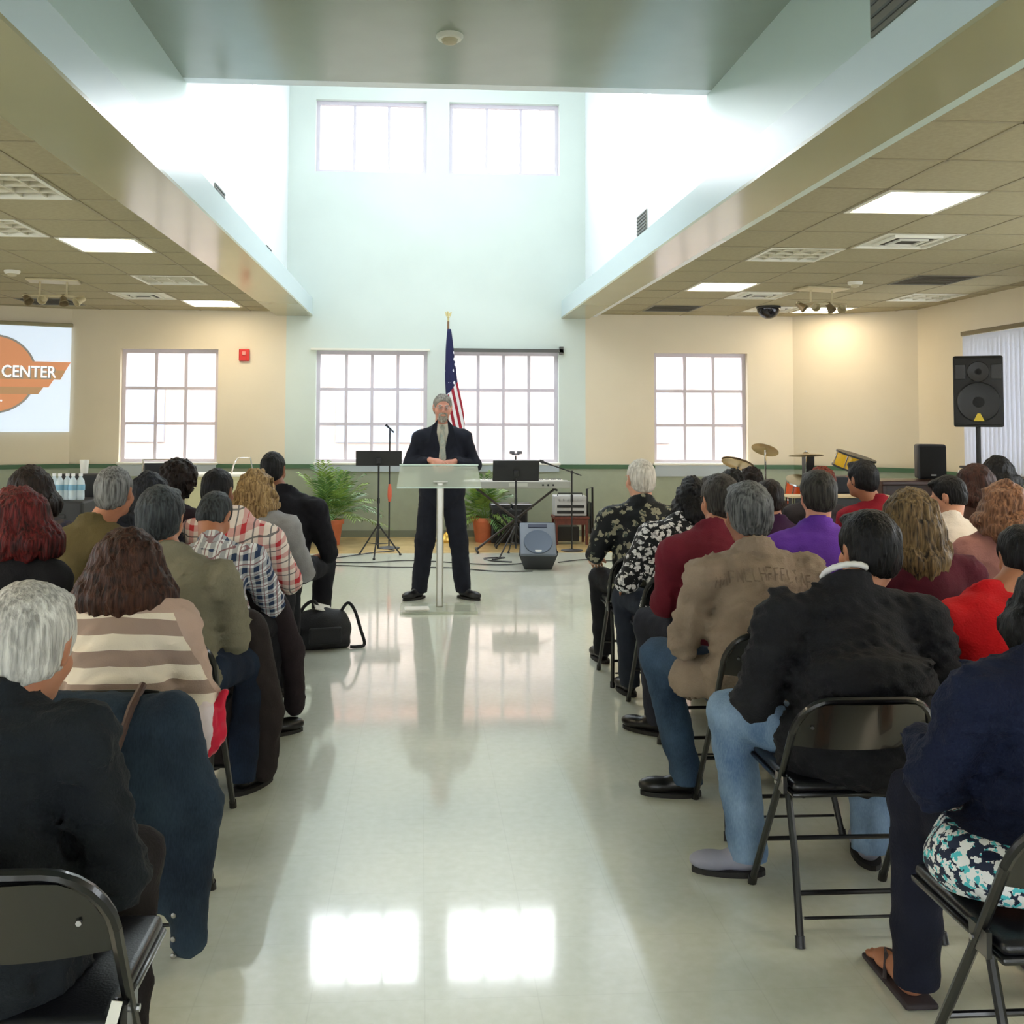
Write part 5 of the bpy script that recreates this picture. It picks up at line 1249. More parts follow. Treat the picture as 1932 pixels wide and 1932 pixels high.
def striped(nt, b, v):
    s = sepxyz(nt, v); u = nmath(nt, 'ADD', s[2], nmath(nt, 'MULTIPLY', nmath(nt, 'ABSOLUTE', s[0]), .10))
    st = nstripe(nt, u, 10.6, .50, .15); torso = nmath(nt, 'LESS_THAN', nmath(nt, 'ABSOLUTE', nmath(nt, 'ADD', s[0], nmath(nt, 'MULTIPLY', nmath(nt, 'SUBTRACT', s[2], .93), .0))), nmath(nt, 'ADD', .175, nmath(nt, 'MULTIPLY', nmath(nt, 'SUBTRACT', .93, s[2]), .45)))
    low = nmath(nt, 'LESS_THAN', s[2], .935)
    m = nmath(nt, 'MULTIPLY', nmath(nt, 'MULTIPLY', st, torso), low)
    base = nmix(nt, nmath(nt, 'MULTIPLY', torso, low), srgb(186, 160, 146), srgb(160, 138, 126))
    nt.links.new(nmix(nt, m, base, srgb(232, 220, 202)), b.inputs['Base Color']); nbump(nt, b, nnoise(nt, v, 220, 2), .3, .004)
M_str = node_mat('taupe_cream_striped_knit', striped)
H = dict(grey=hair_mat('grey', (92, 92, 90), (196, 196, 192)), silver=hair_mat('silver', (150, 148, 144), (226, 224, 218)), white=hair_mat('white', (180, 172, 160), (236, 230, 220)),
         salt=hair_mat('salt_pepper', (34, 36, 38), (112, 114, 114)), black=hair_mat('black', (6, 6, 8), (20, 20, 22)), brown=hair_mat('brown', (28, 16, 13), (78, 48, 36)), dkbrown=hair_mat('dark_brown', (12, 8, 7), (38, 26, 22)),
         auburn=hair_mat('auburn', (30, 10, 12), (104, 30, 30)), blonde=hair_mat('blonde', (92, 68, 40), (196, 164, 116)), streak=hair_mat('streaked', (28, 21, 16), (128, 106, 72)), ginger=hair_mat('ginger', (60, 26, 20), (140, 60, 40)), redbr=hair_mat('red_brown', (24, 13, 11), (66, 36, 28)))
rows_R = {1: 1.99, 2: 2.97, 3: 3.72, 4: 4.42, 5: 5.15, 6: 5.85, 7: 6.5, 8: 7.2}
rows_L = {1: 1.80, 2: 3.02, 3: 3.72, 4: 4.42, 5: 5.12, 6: 5.8, 7: 6.5}
PY = .24
# ---- right block, aisle column
chair(1.42, rows_R[1]-.01, 'black folding chair under the woman in the navy sweater, nearest on the right')
r1, d1 = person('person in a navy knit sweater over a patterned shirt, dark hair, nearest on the right', (1.52, rows_R[1]+PY+.06), w=1.45, hipw=1.42, dp=1.45, sw=.225, lean=7, head=(-12, 6, 0), hoff=(.07, .05), neckl=.8, hair='bob', hairm=H['black'], hlen=.06, hwid=.98, s=.88, top=fabric('navy_knit', (20, 28, 52), bump=.5), bottom=fabric('black_cotton_trousers', (24, 27, 42)), skn='brown', belly=.06, hh=.012, hem=.125, collar=False, rolls=((.86, .008), (.74, .010), (.64, .008)), extra=dict(waist=-.045),
     arms={'L': dict(e=(-.34, .07, .80), w=(-.20, .34, .72)), 'R': dict(e=(.34, .07, .80), w=(.20, .34, .72))}, knees=[(-.16, .42), (.16, .42)], feet=[(-.19, .40), (.24, .42)], shoes=False, fold=1.6)
F = Fld((-.5, -.38, .40), (.5, .42, .70), .011); P_, B_ = d1['P'], d1['B']
F.ell(P_+d1['u']*.01, np.array(((.180*1.45*1.42+.022)*.875, (.135*1.45+.022)*.93, .155)), .05, R=B_); F.wob(.004, 40, 9); F.cut((0, 0, .475), (0, -.12, -1)); F.cut((0, 0, .62), (0, 0, 1))
mk('patterned_shirt_hem', F.mesh(), M_band, r1)['label'] = 'white, teal and navy patterned shirt hem'
M_sand = mat('sandal_brown', (58, 50, 54), rough=.7)
for sx in (-.19, .24):
    y_ = .40+.06
    F = Fld((sx-.08, y_-.16, -.01), (sx+.08, y_+.2, .16), .007); F.ell((sx, y_, .045), (.036, .06, .035), .02); F.ell((sx, y_+.08, .034), (.042, .06, .022), .02); F.cone((sx, y_-.05, .05), (sx, y_-.06, .12), .035, .035, .03)
    for t in range(5): F.cone((sx-.032+t*.016, y_+.12, .028), (sx-.034+t*.017, y_+.155-abs(t-1.5)*.006, .024), .010, .009, .003)
    F.cut((0, 0, .014), (0, 0, -1)); mk('foot', F.mesh(), skin('tan'), r1)
    so = MB().rbox((sx, y_+.03, .008), (.092, .27, .016), .007).build('sandal', M_sand, r1); MB().tube([(sx-.044, y_+.02, .016), (sx-.02, y_+.06, .062), (sx, y_+.11, .05), (sx+.02, y_+.06, .062), (sx+.044, y_+.02, .016)], .006, 6).build('strap', M_sand, so)

chair(1.345, rows_R[2], 'black folding chair under the man in the black sweater, second on the right aisle', sc=(1, 1, .955))
r2, d2 = person('person in a loose black sweater and light blue jeans, short black hair, white undershirt collar', (1.42, rows_R[2]+PY), seat=.432, w=1.5, dp=1.2, sw=.255, bulge=.06, hem=-.07, lean=13, side=2, head=(8, 4, 0), hoff=(.10, .02), hair='short', hairm=H['black'], s=.93, hs=1.18, neckl=.8, top=fabric('black_sweatshirt', (30, 31, 35), bump=.4), bottom=M_den_l, skn='tan', hh=.012, fold=2.0,
     arms={'L': dict(e=(-.36, .04, .70), w=(-.16, .34, .68)), 'R': dict(e=(.36, .04, .70), w=(.16, .34, .68))}, knees=[(-.31, .36), (.22, .42)], feet=[(-.29, .25), (.16, .30)], extra=dict(toe=[(-1, .15), (.2, 1)]), shoem=mat('grey_sneaker', (150, 150, 166), rough=.7, var=.12))
F = Fld(d2['N']-.12, d2['N']+.14, .006); N_, u_, ri, fw = d2['N'], d2['u'], d2['right'], d2['fwd']
for t in range(20):
    a, b_ = 2*PI*t/20, 2*PI*(t+1)/20; q = [N_+ri*math.cos(x)*.073+fw*math.sin(x)*.076+u_*(.046-.028*math.sin(x)) for x in (a, b_)]; F.cone(q[0], q[1], .010, .010, .006)
mk('undershirt_collar', F.mesh(), mat('white_cotton', (226, 226, 228), rough=.8), r2)['label'] = 'white undershirt collar'

chair(1.36, rows_R[3], 'black folding chair under the man in the tan work shirt')
r3, d3 = person('person with grey hair in a tan work shirt with worn back lettering and blue jeans', (1.37, rows_R[3]+PY), w=1.38, dp=1.2, sw=.225, lean=14, head=(4, 4, 0), hoff=(.0, .02), hair='short', hairm=H['salt'], s=.94, hs=1.16, top=fabric('tan_work_shirt', (140, 124, 108), bump=.4), bottom=M_den_d, skn='brown', fold=1.7, hem=-.04,
     arms={'L': dict(e=(-.33, .08, .70), w=(-.22, .34, .68)), 'R': dict(e=(.33, .08, .70), w=(.18, .34, .68))}, knees=[(-.33, .40), (.2, .42)], feet=[(-.26, .22), (.2, .3)], extra=dict(toe=[(-.9, .1), (.2, 1)]))
# shirt tail over the left thigh
F = Fld((-.36, -.16, .34), (.0, .34, .66), .012); F.cone((-.12, -.02, .54), (-.27, .14, .50), .10, .085, .04); F.wob(.004, 45, 77); F.cone((-.10, .04, .49), (-.30, .20, .44), .085, .08, .003, 'sub')
mk('shirt_tail', F.mesh(), MATS['tan_work_shirt'], r3)
chair(1.38, rows_R[4], 'black folding chair under the man in the maroon shirt')
r4, d4 = person('person in a maroon long-sleeved shirt leaning forward, fourth on the right aisle', (1.42, rows_R[4]+PY), w=1.15, sw=.205, lean=16, side=-2, head=(12, 3, 0), hoff=(.06, .0), hair='short', hairm=hair_mat('dark_flecked', (22, 21, 20), (74, 70, 66)), s=.95, hs=1.08, top=fabric('maroon_shirt', (104, 30, 44), bump=.3), bottom=fabric('charcoal_trousers', (44, 46, 56)), skn='tan', face=True,
     arms={'L': dict(e=(-.26, .16, .70), w=(-.12, .40, .66)), 'R': dict(e=(.26, .16, .70), w=(.12, .40, .66))}, knees=[(-.26, .42), (.2, .42)], feet=[(-.24, .32), (.2, .36)], extra=dict(toe=[(-.6, .5), (.2, 1)]))
chair(1.38, rows_R[5], 'black folding chair under the woman in the white-on-black floral blouse')
r5, d5 = person('person in a black and white floral blouse with long black wavy hair', (1.41, rows_R[5]+PY), w=1.25, dp=1.15, sw=.19, lean=14, side=4, head=(-4, 4, 0), hoff=(.08, .02), hair='curly_long', hairm=H['black'], hlen=.13, hwid=.85, hamp=.8, s=.9, top=M_fl2, bottom=fabric('dark_slate_trousers', (40, 46, 58)), skn='tan', hh=.014,
     arms={'L': dict(e=(-.31, .10, .74), w=(-.24, .26, .63), hd=(-.1, .9, -.5), hn=(-.6, .2, .7)), 'R': dict(e=(.28, .10, .74))}, knees=[(-.22, .42), (.2, .42)], feet=[(-.22, .30), (.2, .36)], hem=-.03)
chair(1.34, rows_R[6], 'black folding chair under the white-haired man, front right on the aisle')
r6, d6 = person('person with white hair in a dark floral short-sleeved shirt, front of the right aisle', (1.37, rows_R[6]+PY), w=1.2, dp=1.1, sw=.215, lean=9, head=(14, 2, 0), hoff=(.0, 0), hair='crop', hairm=H['white'], s=.96, hs=1.08, top=M_fl1, bottom=M_blkt, skn='light', sleeve='short', face=True,
     arms={'L': dict(e=(-.31, .04, .76), w=(-.27, .26, .66), hd=(.3, .9, -.2), hn=(-.3, 0, 1)), 'R': dict(e=(.31, .06, .76))}, knees=[(-.2, .40), (.2, .42)], feet=[(-.19, .38), (.2, .4)], hh=.014, hem=-.03)
# ---- right block, inner columns
def seated(label, x, row, chl=None, rowd=None, **k):
    rd = rows_R if x > 0 else rows_L
    if chl: chair(x, rd[row], chl)
    k.setdefault('hh', .016); return person(label, (x, rd[row]+PY), **k)
seated('person with long straight highlighted brown hair in a dark maroon top, behind the red jacket', 2.06, 3, 'black folding chair under the person with long highlighted hair', lean=10, head=(0, 3, 0), hoff=(-.03, -.02), hair='long', hairm=H['streak'], hlen=.30, hwid=1.08, s=.93, w=1.05, top=fabric('dark_maroon_top', (76, 22, 38)), bottom=M_blkt, skn='light', hh=.014)
seated('person in a bright red jacket, mostly hidden between the long-haired woman and the navy sweater', 1.95, 2, 'black folding chair under the person in the bright red jacket', lean=22, head=(-10, 18, 0), hoff=(.16, .0), hair='short', hairm=H['black'], s=.86, w=1.1, top=fabric('bright_red_fleece', (196, 18, 26), bump=.4), bottom=M_blkt, skn='tan')
seated('person in a purple t-shirt with short dark hair, right of the tan work shirt', 1.90, 4, 'black folding chair under the person in the purple t-shirt', lean=9, head=(-4, 3, 0), hoff=(.02, -.02), hair='short', hairm=hair_mat('near_black_flecked', (22, 22, 22), (62, 60, 56)), s=.97, w=1.12, top=fabric('purple_tshirt', (98, 54, 160)), bottom=M_blkt, skn='pink')
seated('person in a dark purple cardigan over teal, left of the purple t-shirt', 1.98, 5, 'black folding chair under the person in the dark purple cardigan', lean=16, head=(0, 8, 0), hoff=(-.02, 0), hair='short', hairm=H['dkbrown'], s=.88, w=1.0, top=fabric('dark_purple_cardigan', (52, 24, 58)), bottom=M_blkt, skn='tan')
seated('person with dark bowl-shaped hair near the cymbals, left one of two', 2.16, 7, 'black folding chair under the left dark head near the cymbals', lean=12, neckl=.9, hair='puffy', hwid=.95, hairm=H['black'], s=.88, top=fabric('black_tshirt', (24, 24, 28)), bottom=M_blkt, skn='tan')
seated('person with dark brown puffy hair near the cymbals, right one of two', 2.56, 8, 'black folding chair under the person with dark brown puffy hair near the cymbals', lean=12, hair='puffy', neckl=.9, hwid=1.0, hairm=H['dkbrown'], s=.86, hoff=(-.04, -.02), top=fabric('dark_brown_top', (48, 36, 32)), bottom=M_blkt, skn='tan')
seated('person with ginger-streaked hair in front of the drums, just behind the purple t-shirt', 2.72, 7, 'black folding chair under the person with ginger-streaked hair', lean=8, hair='puffy', hairm=H['ginger'], s=.88, hoff=(.02, -.1), top=fabric('dark_grey_top', (50, 46, 50)), bottom=M_blkt, skn='light')
seated('person in a dark red shirt with cropped black hair, seated before the amplifiers', 2.86, 6, 'black folding chair under the man in the dark red shirt', lean=9, head=(20, 3, 0), hoff=(-.08, -.02), hair='short', hairm=H['black'], s=.96, w=1.1, top=fabric('dark_red_shirt', (132, 22, 38)), bottom=M_blkt, skn='tan', face=True)
seated('boy in a white shirt, black hair, face turned left and down', 2.97, 5, 'black folding chair under the boy in the white shirt', lean=14, head=(48, 18, 0), hoff=(.02, 0), hair='short', hairm=H['black'], s=.90, w=.95, top=fabric('white_shirt_cotton', (226, 216, 206)), bottom=M_blkt, skn='light', face=True, hh=.014)
seated('person with shoulder-length red-brown hair right of the boy in white', 3.52, 6, 'black folding chair under the person with red-brown hair', lean=8, hair='long', hlen=.14, hwid=1.1, hairm=H['redbr'], s=.94, top=fabric('brown_top', (60, 40, 34)), bottom=M_blkt, skn='light')
seated('person with black hair at the right edge of the photo, beyond the red-brown hair', 4.05, 7, 'black folding chair under the black-haired person at the right edge', lean=8, hair='bob', hlen=.04, hairm=H['black'], s=.97, top=fabric('black_tshirt', (0, 0, 0)), bottom=M_blkt, skn='light')
seated('person with wavy light brown hair cut off by the right edge of the photo', 2.80, 4, 'black folding chair under the light brown haired person at the right edge', lean=9, hoff=(.02, -.05), hair='curly_long', hlen=.16, hwid=1.0, hairm=hair_mat('light_brown', (70, 44, 32), (150, 108, 80)), s=.92, top=fabric('dusty_rose_top', (150, 104, 98)), bottom=M_blkt, skn='light')
# ---- left block, aisle column
chair(-.75, rows_L[1]-.02, 'black folding chair in the left foreground, its back facing the camera', sc=(1.04, 1, 1.035))
l1, e1 = person('person with silver-grey hair in a dark charcoal shirt, nearest on the left', (-.86, rows_L[1]+PY), hem=-.03, w=1.3, dp=1.3, sw=.225, lean=14, side=-4, head=(-6, 14, 0), hoff=(.055, .05), hair='short', hairm=H['silver'], s=.86, hs=1.25, neckl=.7, top=fabric('charcoal_shirt', (28, 33, 38), bump=.4), bottom=fabric('brown_black_trousers', (36, 32, 34)), skn='tan', fold=1.9, knees=[(-.2, .42), (.19, .40)], feet=[(-.2, .34), (.20, .33)],
     arms={'L': dict(e=(-.33, .10, .72)), 'R': dict(e=(.30, .06, .74), w=(.16, .34, .70))})
chair(-.90, rows_L[2], 'black folding chair on the left aisle with the denim jacket hung over it')
l2, e2 = person('person in a taupe and cream striped knit sweater with brown bobbed hair', (-.95, rows_L[2]+PY), w=1.15, dp=1.1, sw=.20, lean=12, head=(0, 8, 0), hoff=(-.01, .0), hair='bob', hairm=H['brown'], hlen=.13, hwid=1.12, s=.86, hs=1.12, neckl=.75, top=M_str, bottom=M_blkt, skn='light', fold=1.4, collar=False, hem=.05,
     arms={'L': dict(e=(-.28, .10, .72)), 'R': dict(e=(.28, .12, .74), w=(.12, .36, .70))})
chair(-.96, rows_L[3], 'black folding chair under the man in the grey-green jacket, third on the left aisle')
l3, e3 = person('person in a grey-green jacket and dark jeans, short grey-black hair', (-.98, rows_L[3]+PY), w=1.25, dp=1.15, sw=.215, lean=13, head=(-4, 5, 0), hoff=(-.06, .01), hair='short', hairm=hair_mat('charcoal_flecked', (22, 26, 30), (66, 72, 76)), s=.92, hs=1.16, top=fabric('grey_green_jacket', (126, 122, 104), bump=.35), bottom=M_den_n, skn='tan', sleeve='jacket', fold=1.6,
     arms={'L': dict(e=(-.28, .10, .72)), 'R': dict(e=(.28, .14, .74), w=(.16, .38, .68))}, knees=[(-.2, .42), (.26, .44)], feet=[(-.2, .34), (.25, .34)], extra=dict(toe=[(-.2, 1), (.5, .8)]))
chair(-.96, rows_L[4], 'left aisle folding chair with a brown coat, under the man in blue plaid')
l4, e4 = person('person in a blue and white plaid shirt bent forward with lowered head', (-.99, rows_L[4]+PY), w=1.25, dp=1.05, sw=.205, lean=40, side=-2, head=(-20, 38, 0), hoff=(-.01, .04), hair='crop', hairm=hair_mat('charcoal_flecked', (0, 0, 0), (0, 0, 0)), s=.97, top=M_pl_b, bottom=M_blkt, skn='tan', fold=1.4,
     arms={'L': dict(e=(-.26, .40, .66), w=(-.1, .50, .62)), 'R': dict(e=(.27, .40, .66), w=(.10, .52, .62))}, knees=[(-.2, .46), (.24, .46)], feet=[(-.2, .4), (.24, .38)], extra=dict(toe=[(-.2, 1), (.8, .4)]))
chair(-.97, rows_L[5], 'left aisle folding chair with a charcoal coat, under the man in red plaid')
l5, e5 = person('person in a red and white plaid shirt leaning forward, short black hair', (-1.04, rows_L[5]+PY), w=1.12, sw=.20, lean=24, side=5, head=(-16, 8, 0), hoff=(-.12, .0), hair='fade', hairm=H['black'], s=.98, top=M_pl_r, bottom=M_blkt, skn='brown', hh=.014,
     arms={'L': dict(e=(-.2, .3, .70)), 'R': dict(e=(.34, .26, .68), w=(.30, .44, .58))}, knees=[(-.2, .44), (.26, .44)], feet=[(-.2, .4), (.26, .4)])
chair(-.99, rows_L[6], 'black folding chair under the blonde woman in the grey top')
l6, e6 = person('person with long curly blonde hair in a light grey long-sleeved top', (-.96, rows_L[6]+PY), w=1.1, sw=.18, lean=11, side=2, head=(-6, 8, 0), hoff=(-.05, 0), hair='curly_long', hairm=H['blonde'], hlen=.24, hwid=1.05, s=.90, top=fabric('light_grey_knit', (150, 150, 152)), bottom=M_blkt, skn='light', hh=.014,
     arms={'L': dict(e=(-.25, .1, .72)), 'R': dict(e=(.30, .10, .70), w=(.16, .34, .66))})
chair(-1.02, rows_L[7], 'black folding chair under the man in the black suit, front left on the aisle')
l7, e7 = person('person in a black suit with close-cropped black hair, front of the left aisle', (-.93, rows_L[7]+PY), w=1.2, sw=.215, lean=6, side=3, head=(-12, 2, 0), hoff=(-.085, 0), hair='crop', hairm=H['black'], s=.99, top=fabric('black_suit', (24, 24, 30), bump=.15), bottom=fabric('black_suit', (0, 0, 0)), skn='brown', sleeve='jacket', hh=.014,
     arms={'L': dict(e=(-.26, .08, .70)), 'R': dict(e=(.33, .04, .66), w=(.24, .30, .60))}, knees=[(-.2, .44), (.26, .42)], feet=[(-.2, .42), (.24, .36)])
# ---- left block, inner columns
seated('person in an olive brown shirt with grey cropped hair, behind the brown-haired woman', -1.50, 4, 'black folding chair under the man in the olive brown shirt', lean=9, head=(-10, 2, 0), hoff=(.08, 0), hair='crop', hairm=hair_mat('grey_crop', (62, 62, 62), (140, 142, 142)), s=.99, w=1.2, top=fabric('olive_brown_shirt', (96, 86, 56)), bottom=M_blkt, skn='tan', hh=.014)
seated('person with straight black hair between the olive shirt and the puffy brown hair', -1.50, 5, 'black folding chair under the person with straight black hair, inner left', lean=8, hoff=(.06, 0), hair='long', hlen=.16, hairm=hair_mat('blue_black', (10, 12, 18), (32, 36, 46)), s=.92, top=fabric('dark_navy_top', (24, 28, 40)), bottom=M_blkt, skn='tan')
seated('person with puffy dark brown hair sitting left of the cream counter', -1.50, 6, 'black folding chair under the person with puffy dark brown hair', lean=8, hoff=(.05, 0), hair='puffy', hwid=1.12, hairm=H['dkbrown'], s=.95, hs=1.06, top=fabric('dark_plum_top', (40, 28, 36)), bottom=M_blkt, skn='brown')
seated('person with big dark hair and navy patterned collar in front of the bottles', -2.02, 5, 'black folding chair under the person with the big dark head of hair', lean=8, side=-1, hair='bob', hlen=.09, hwid=1.1, hairm=H['dkbrown'], s=.95, hs=1.02, hoff=(-.03, 0), top=fabric('navy_ochre_print', (44, 46, 66), col2=(120, 96, 56)), bottom=M_blkt, skn='tan')
seated('person with dark auburn hair at the left edge of the photo', -1.60, 3, 'black folding chair under the auburn-haired person at the left edge', lean=9, hair='bob', hlen=.10, hwid=1.2, hairm=H['auburn'], s=.93, hs=1.04, hoff=(.02, 0), top=fabric('black_cardigan', (22, 22, 26)), bottom=M_blkt, skn='light', hh=.014)

# ---- the speaker: standing, facing the audience
def speaker():
    root = empty('person', (.19, 8.80, 0), PI, 'standing bearded man in a dark suit and pale tie, hands clasped behind the clear lectern', 'person')
    s = .985; h = .009
    A_ = lambda x, y, z: np.array((x, y, z))*s
    N = A_(0, -.01, 1.50); Sh = [A_(-.190, -.005, 1.405), A_(.190, -.005, 1.405)]; Hc = A_(0.0, .035, 1.675); Rm = rotm(R_(4), R_(3), R_(-2))
    E = [A_(-.285, -.01, 1.17), A_(.285, -.01, 1.17)]; W_ = [A_(-.085, .225, 1.205), A_(.085, .225, 1.205)]
    parts = []
    F = Fld((-.36, -.25, .8), (.36, .35, 1.6), .02)
    F.ell(A_(0, 0, 1.28), (.15, .10, .22), .05); F.ell(A_(0, .0, 1.0), (.15, .11, .14), .05)
    for i in (0, 1): F.chain([N, Sh[i], E[i], W_[i]], [.05, .055, .04, .025], .03)
    F.cut(N, (0, 0, 1)); parts.append(F.mesh())
    Fh, L = head_fld(Hc, Rm, .99, h=.005, face=True, neck=A_(0, -.01, 1.48), jaw=1.08); parts.append(Fh.mesh())
    parts.append(hand(W_[0], (.8, .35, -.25), (-.1, .75, .65), -1, .75, s, .0045)); parts.append(hand(W_[1]+np.array((0, .022, .012)), (-.8, .35, -.25), (.1, .75, .65), 1, .75, s, .0045))
    for sx in (-1, 1):
        F = Fld((sx*.16-.14, -.16, 0), (sx*.16+.14, .16, 1.0), .022); F.chain([A_(sx*.09, 0, .92), A_(sx*.14, .02, .5), A_(sx*.185, -.01, .1)], [.075, .05, .035], .03); parts.append(F.mesh())
    body = mk('body', merge(parts), skin('pink'), root)
    suit = fabric('navy_black_suit', (26, 29, 40), bump=.12)
    # jacket with an open V
    F = Fld((-.40, -.26, .74), (.40, .36, 1.62), h)
    F.ell(A_(0, 0, 1.32), (.200, .135, .20), .05); F.ell(A_(0, .02, 1.14), (.200, .158, .19), .06); F.ell(A_(0, .01, .95), (.205, .150, .20), .05)
    for i in (0, 1):
        F.cone(N-A_(0, 0, .03), Sh[i], .060, .066, .05); F.cone(Sh[i], E[i], .074, .060, .04); F.cone(E[i], W_[i], .058, .044, .03)
    F.wob(.003, 32, 5, (.7, .7, 1.4)); F.wob(.002, 80, 6)
    F.cone(A_(0, .30, 1.66), A_(0, .16, 1.26), .125, .040, .004, 'sub', sc=(1, 2.2, 1)); F.cone(N, N+A_(0, .02, .14), .066, .07, .004, 'sub')
    F.cut(A_(0, 0, .80), (0, 0, -1))
    for i in (0, 1): d = unit(W_[i]-E[i]); F.cone(W_[i]+d*.01, W_[i]+d*.12, .05, .06, .003, 'sub')
    jk = mk('jacket', F.mesh(), suit, root)
    for sx in (-1, 1): # lapels
        MB().prism([(sx*.040, 1.555), (sx*.085, 1.50), (sx*.118, 1.37), (sx*.080, 1.34), (sx*.012, 1.165), (sx*.002, 1.19), (sx*.05, 1.44)][::sx], 0, .010, T((0, .128, 0)) @ Matrix(((1, 0, 0, 0), (0, 1, -.075, .105), (0, 0, 1, 0), (0, 0, 0, 1)))).build('lapel', suit, jk)
    MB().cyl((0, .183, 1.10), (0, .192, 1.10), .011, 12).build('button', M_black, jk)
    sh_m = mat('cream_dress_shirt', (214, 208, 188), rough=.7)
    F = Fld((-.14, -.12, 1.05), (.14, .26, 1.60), .008); F.ell(A_(0, .01, 1.32), (.15, .118, .22), .04); F.ell(A_(0, .03, 1.12), (.14, .13, .12), .04); F.cone(A_(0, -.005, 1.44), A_(0, .012, 1.535), .075, .064, .02); F.cone(N, N+A_(0, .02, .18), .052, .052, .003, 'sub'); F.cut((0, .05, 0), (0, -1, 0) if False else (0, 0, 1)) if False else None
    F.cut(A_(0, 0, 1.548), (0, .25, 1))
    mk('dress_shirt', F.mesh(), sh_m, root)
    tie = mat('pale_teal_tie', (140, 156, 148), rough=.5, col2=(186, 180, 160), vscale=30)
    F = Fld((-.06, .02, 1.05), (.06, .24, 1.56), .006); F.ell(A_(0, .085, 1.505), (.022, .016, .022), .01); F.cone(A_(0, .092, 1.49), A_(0, .142, 1.36), .012, .020, .01, sc=(1.3, .6, 1)); F.cone(A_(0, .142, 1.36), A_(0, .168, 1.12), .020, .034, .01, sc=(1.2, .45, 1))
    mk('tie', F.mesh(), tie, root)
    # trousers
    F = Fld((-.32, -.2, .0), (.32, .22, 1.02), h*1.1); F.ell(A_(0, 0, .90), (.172, .125, .13), .04)
    for sx in (-1, 1): F.chain([A_(sx*.092, .005, .88), A_(sx*.150, .02, .50), A_(sx*.192, -.01, .08)], [.108, .082, .070], .03)
    F.wob(.003, 40, 3, (1, 1, .6)); F.wob(.002, 90, 4); F.cut((0, 0, .05), (0, 0, -1)); F.cut((0, 0, .98), (0, 0, 1))
    mk('trousers', F.mesh(), suit, root)
    for sx in (-1, 1): shoe(root, (sx*.192, -.01, .09), (sx*.75, .8), M_shoe, 1.0, h=.007)
    mk('hair', make_hair('crop', Hc, Rm, 1.0, 11, {}, h=.006), hair_mat('grey_short', (96, 92, 86), (158, 152, 142)), root)
    bm_ = hair_mat('grey_beard', (120, 114, 104), (206, 200, 190), fine=1.6)
    F = Fld(Hc-.16, Hc+.16, .005); L2 = lambda x, y, z: Hc+Rm @ np.array((x, y, z))
    F.ell(L2(0, .082, -.094), (.036, .026, .032), .01, R=Rm); F.cone(L2(-.032, .088, -.056), L2(-.030, .080, -.092), .010, .012, .008); F.cone(L2(.032, .088, -.056), L2(.030, .080, -.092), .010, .012, .008)
    F.cone(L2(-.028, .098, -.047), L2(0, .106, -.041), .009, .009, .006); F.cone(L2(.028, .098, -.047), L2(0, .106, -.041), .009, .009, .006); F.ell(L2(0, .108, -.060), (.020, .02, .008), .004, 'sub', R=Rm); F.wob(.0015, 260, 8)
    mk('beard', F.mesh(), bm_, root)
    for sx in (-1, 1):
        e = MB().lathe([(0, -.0105)]+[(.0105*math.cos(a), .0105*math.sin(a)) for a in np.linspace(-1.4, 1.4, 8)]+[(0, .0105)], 14, T(L2(sx*.031, .080, .005))).build('eye', mat('eye_white', (214, 208, 200), rough=.2), root, True)
        MB().lathe([(0, 0), (.0052, 0), (.004, .0018), (0, .0022)], 12, T(L2(sx*.031, .0895, .005)) @ Matrix.Rotation(-PI/2, 4, 'X')).build('iris', mat('iris_dark', (46, 34, 28), rough=.2), e, True)
        MB().tube([L2(sx*.014, .098, .024), L2(sx*.030, .100, .029), L2(sx*.048, .088, .023)], [.003, .0045, .003], 6).build('eyebrow', bm_, root, True)
        MB().tube([L2(sx*.031+.021*math.cos(a), .104-.004*abs(math.cos(a)), .003+.015*math.sin(a)) for a in np.linspace(0, 2*PI, 17)[:-1]], .0016, 5, closed=True).build('spectacle_rim', M_steel, root, True)
        MB().tube([L2(sx*.052, .100, .004), L2(sx*.080, .05, .006), L2(sx*.084, -.01, .004)], .0015, 5).build('spectacle_arm', M_steel, root, True)
    MB().tube([L2(-.011, .106, .005), L2(0, .109, .008), L2(.011, .106, .005)], .0015, 5).build('spectacle_bridge', M_steel, root, True)
    return root
speaker()

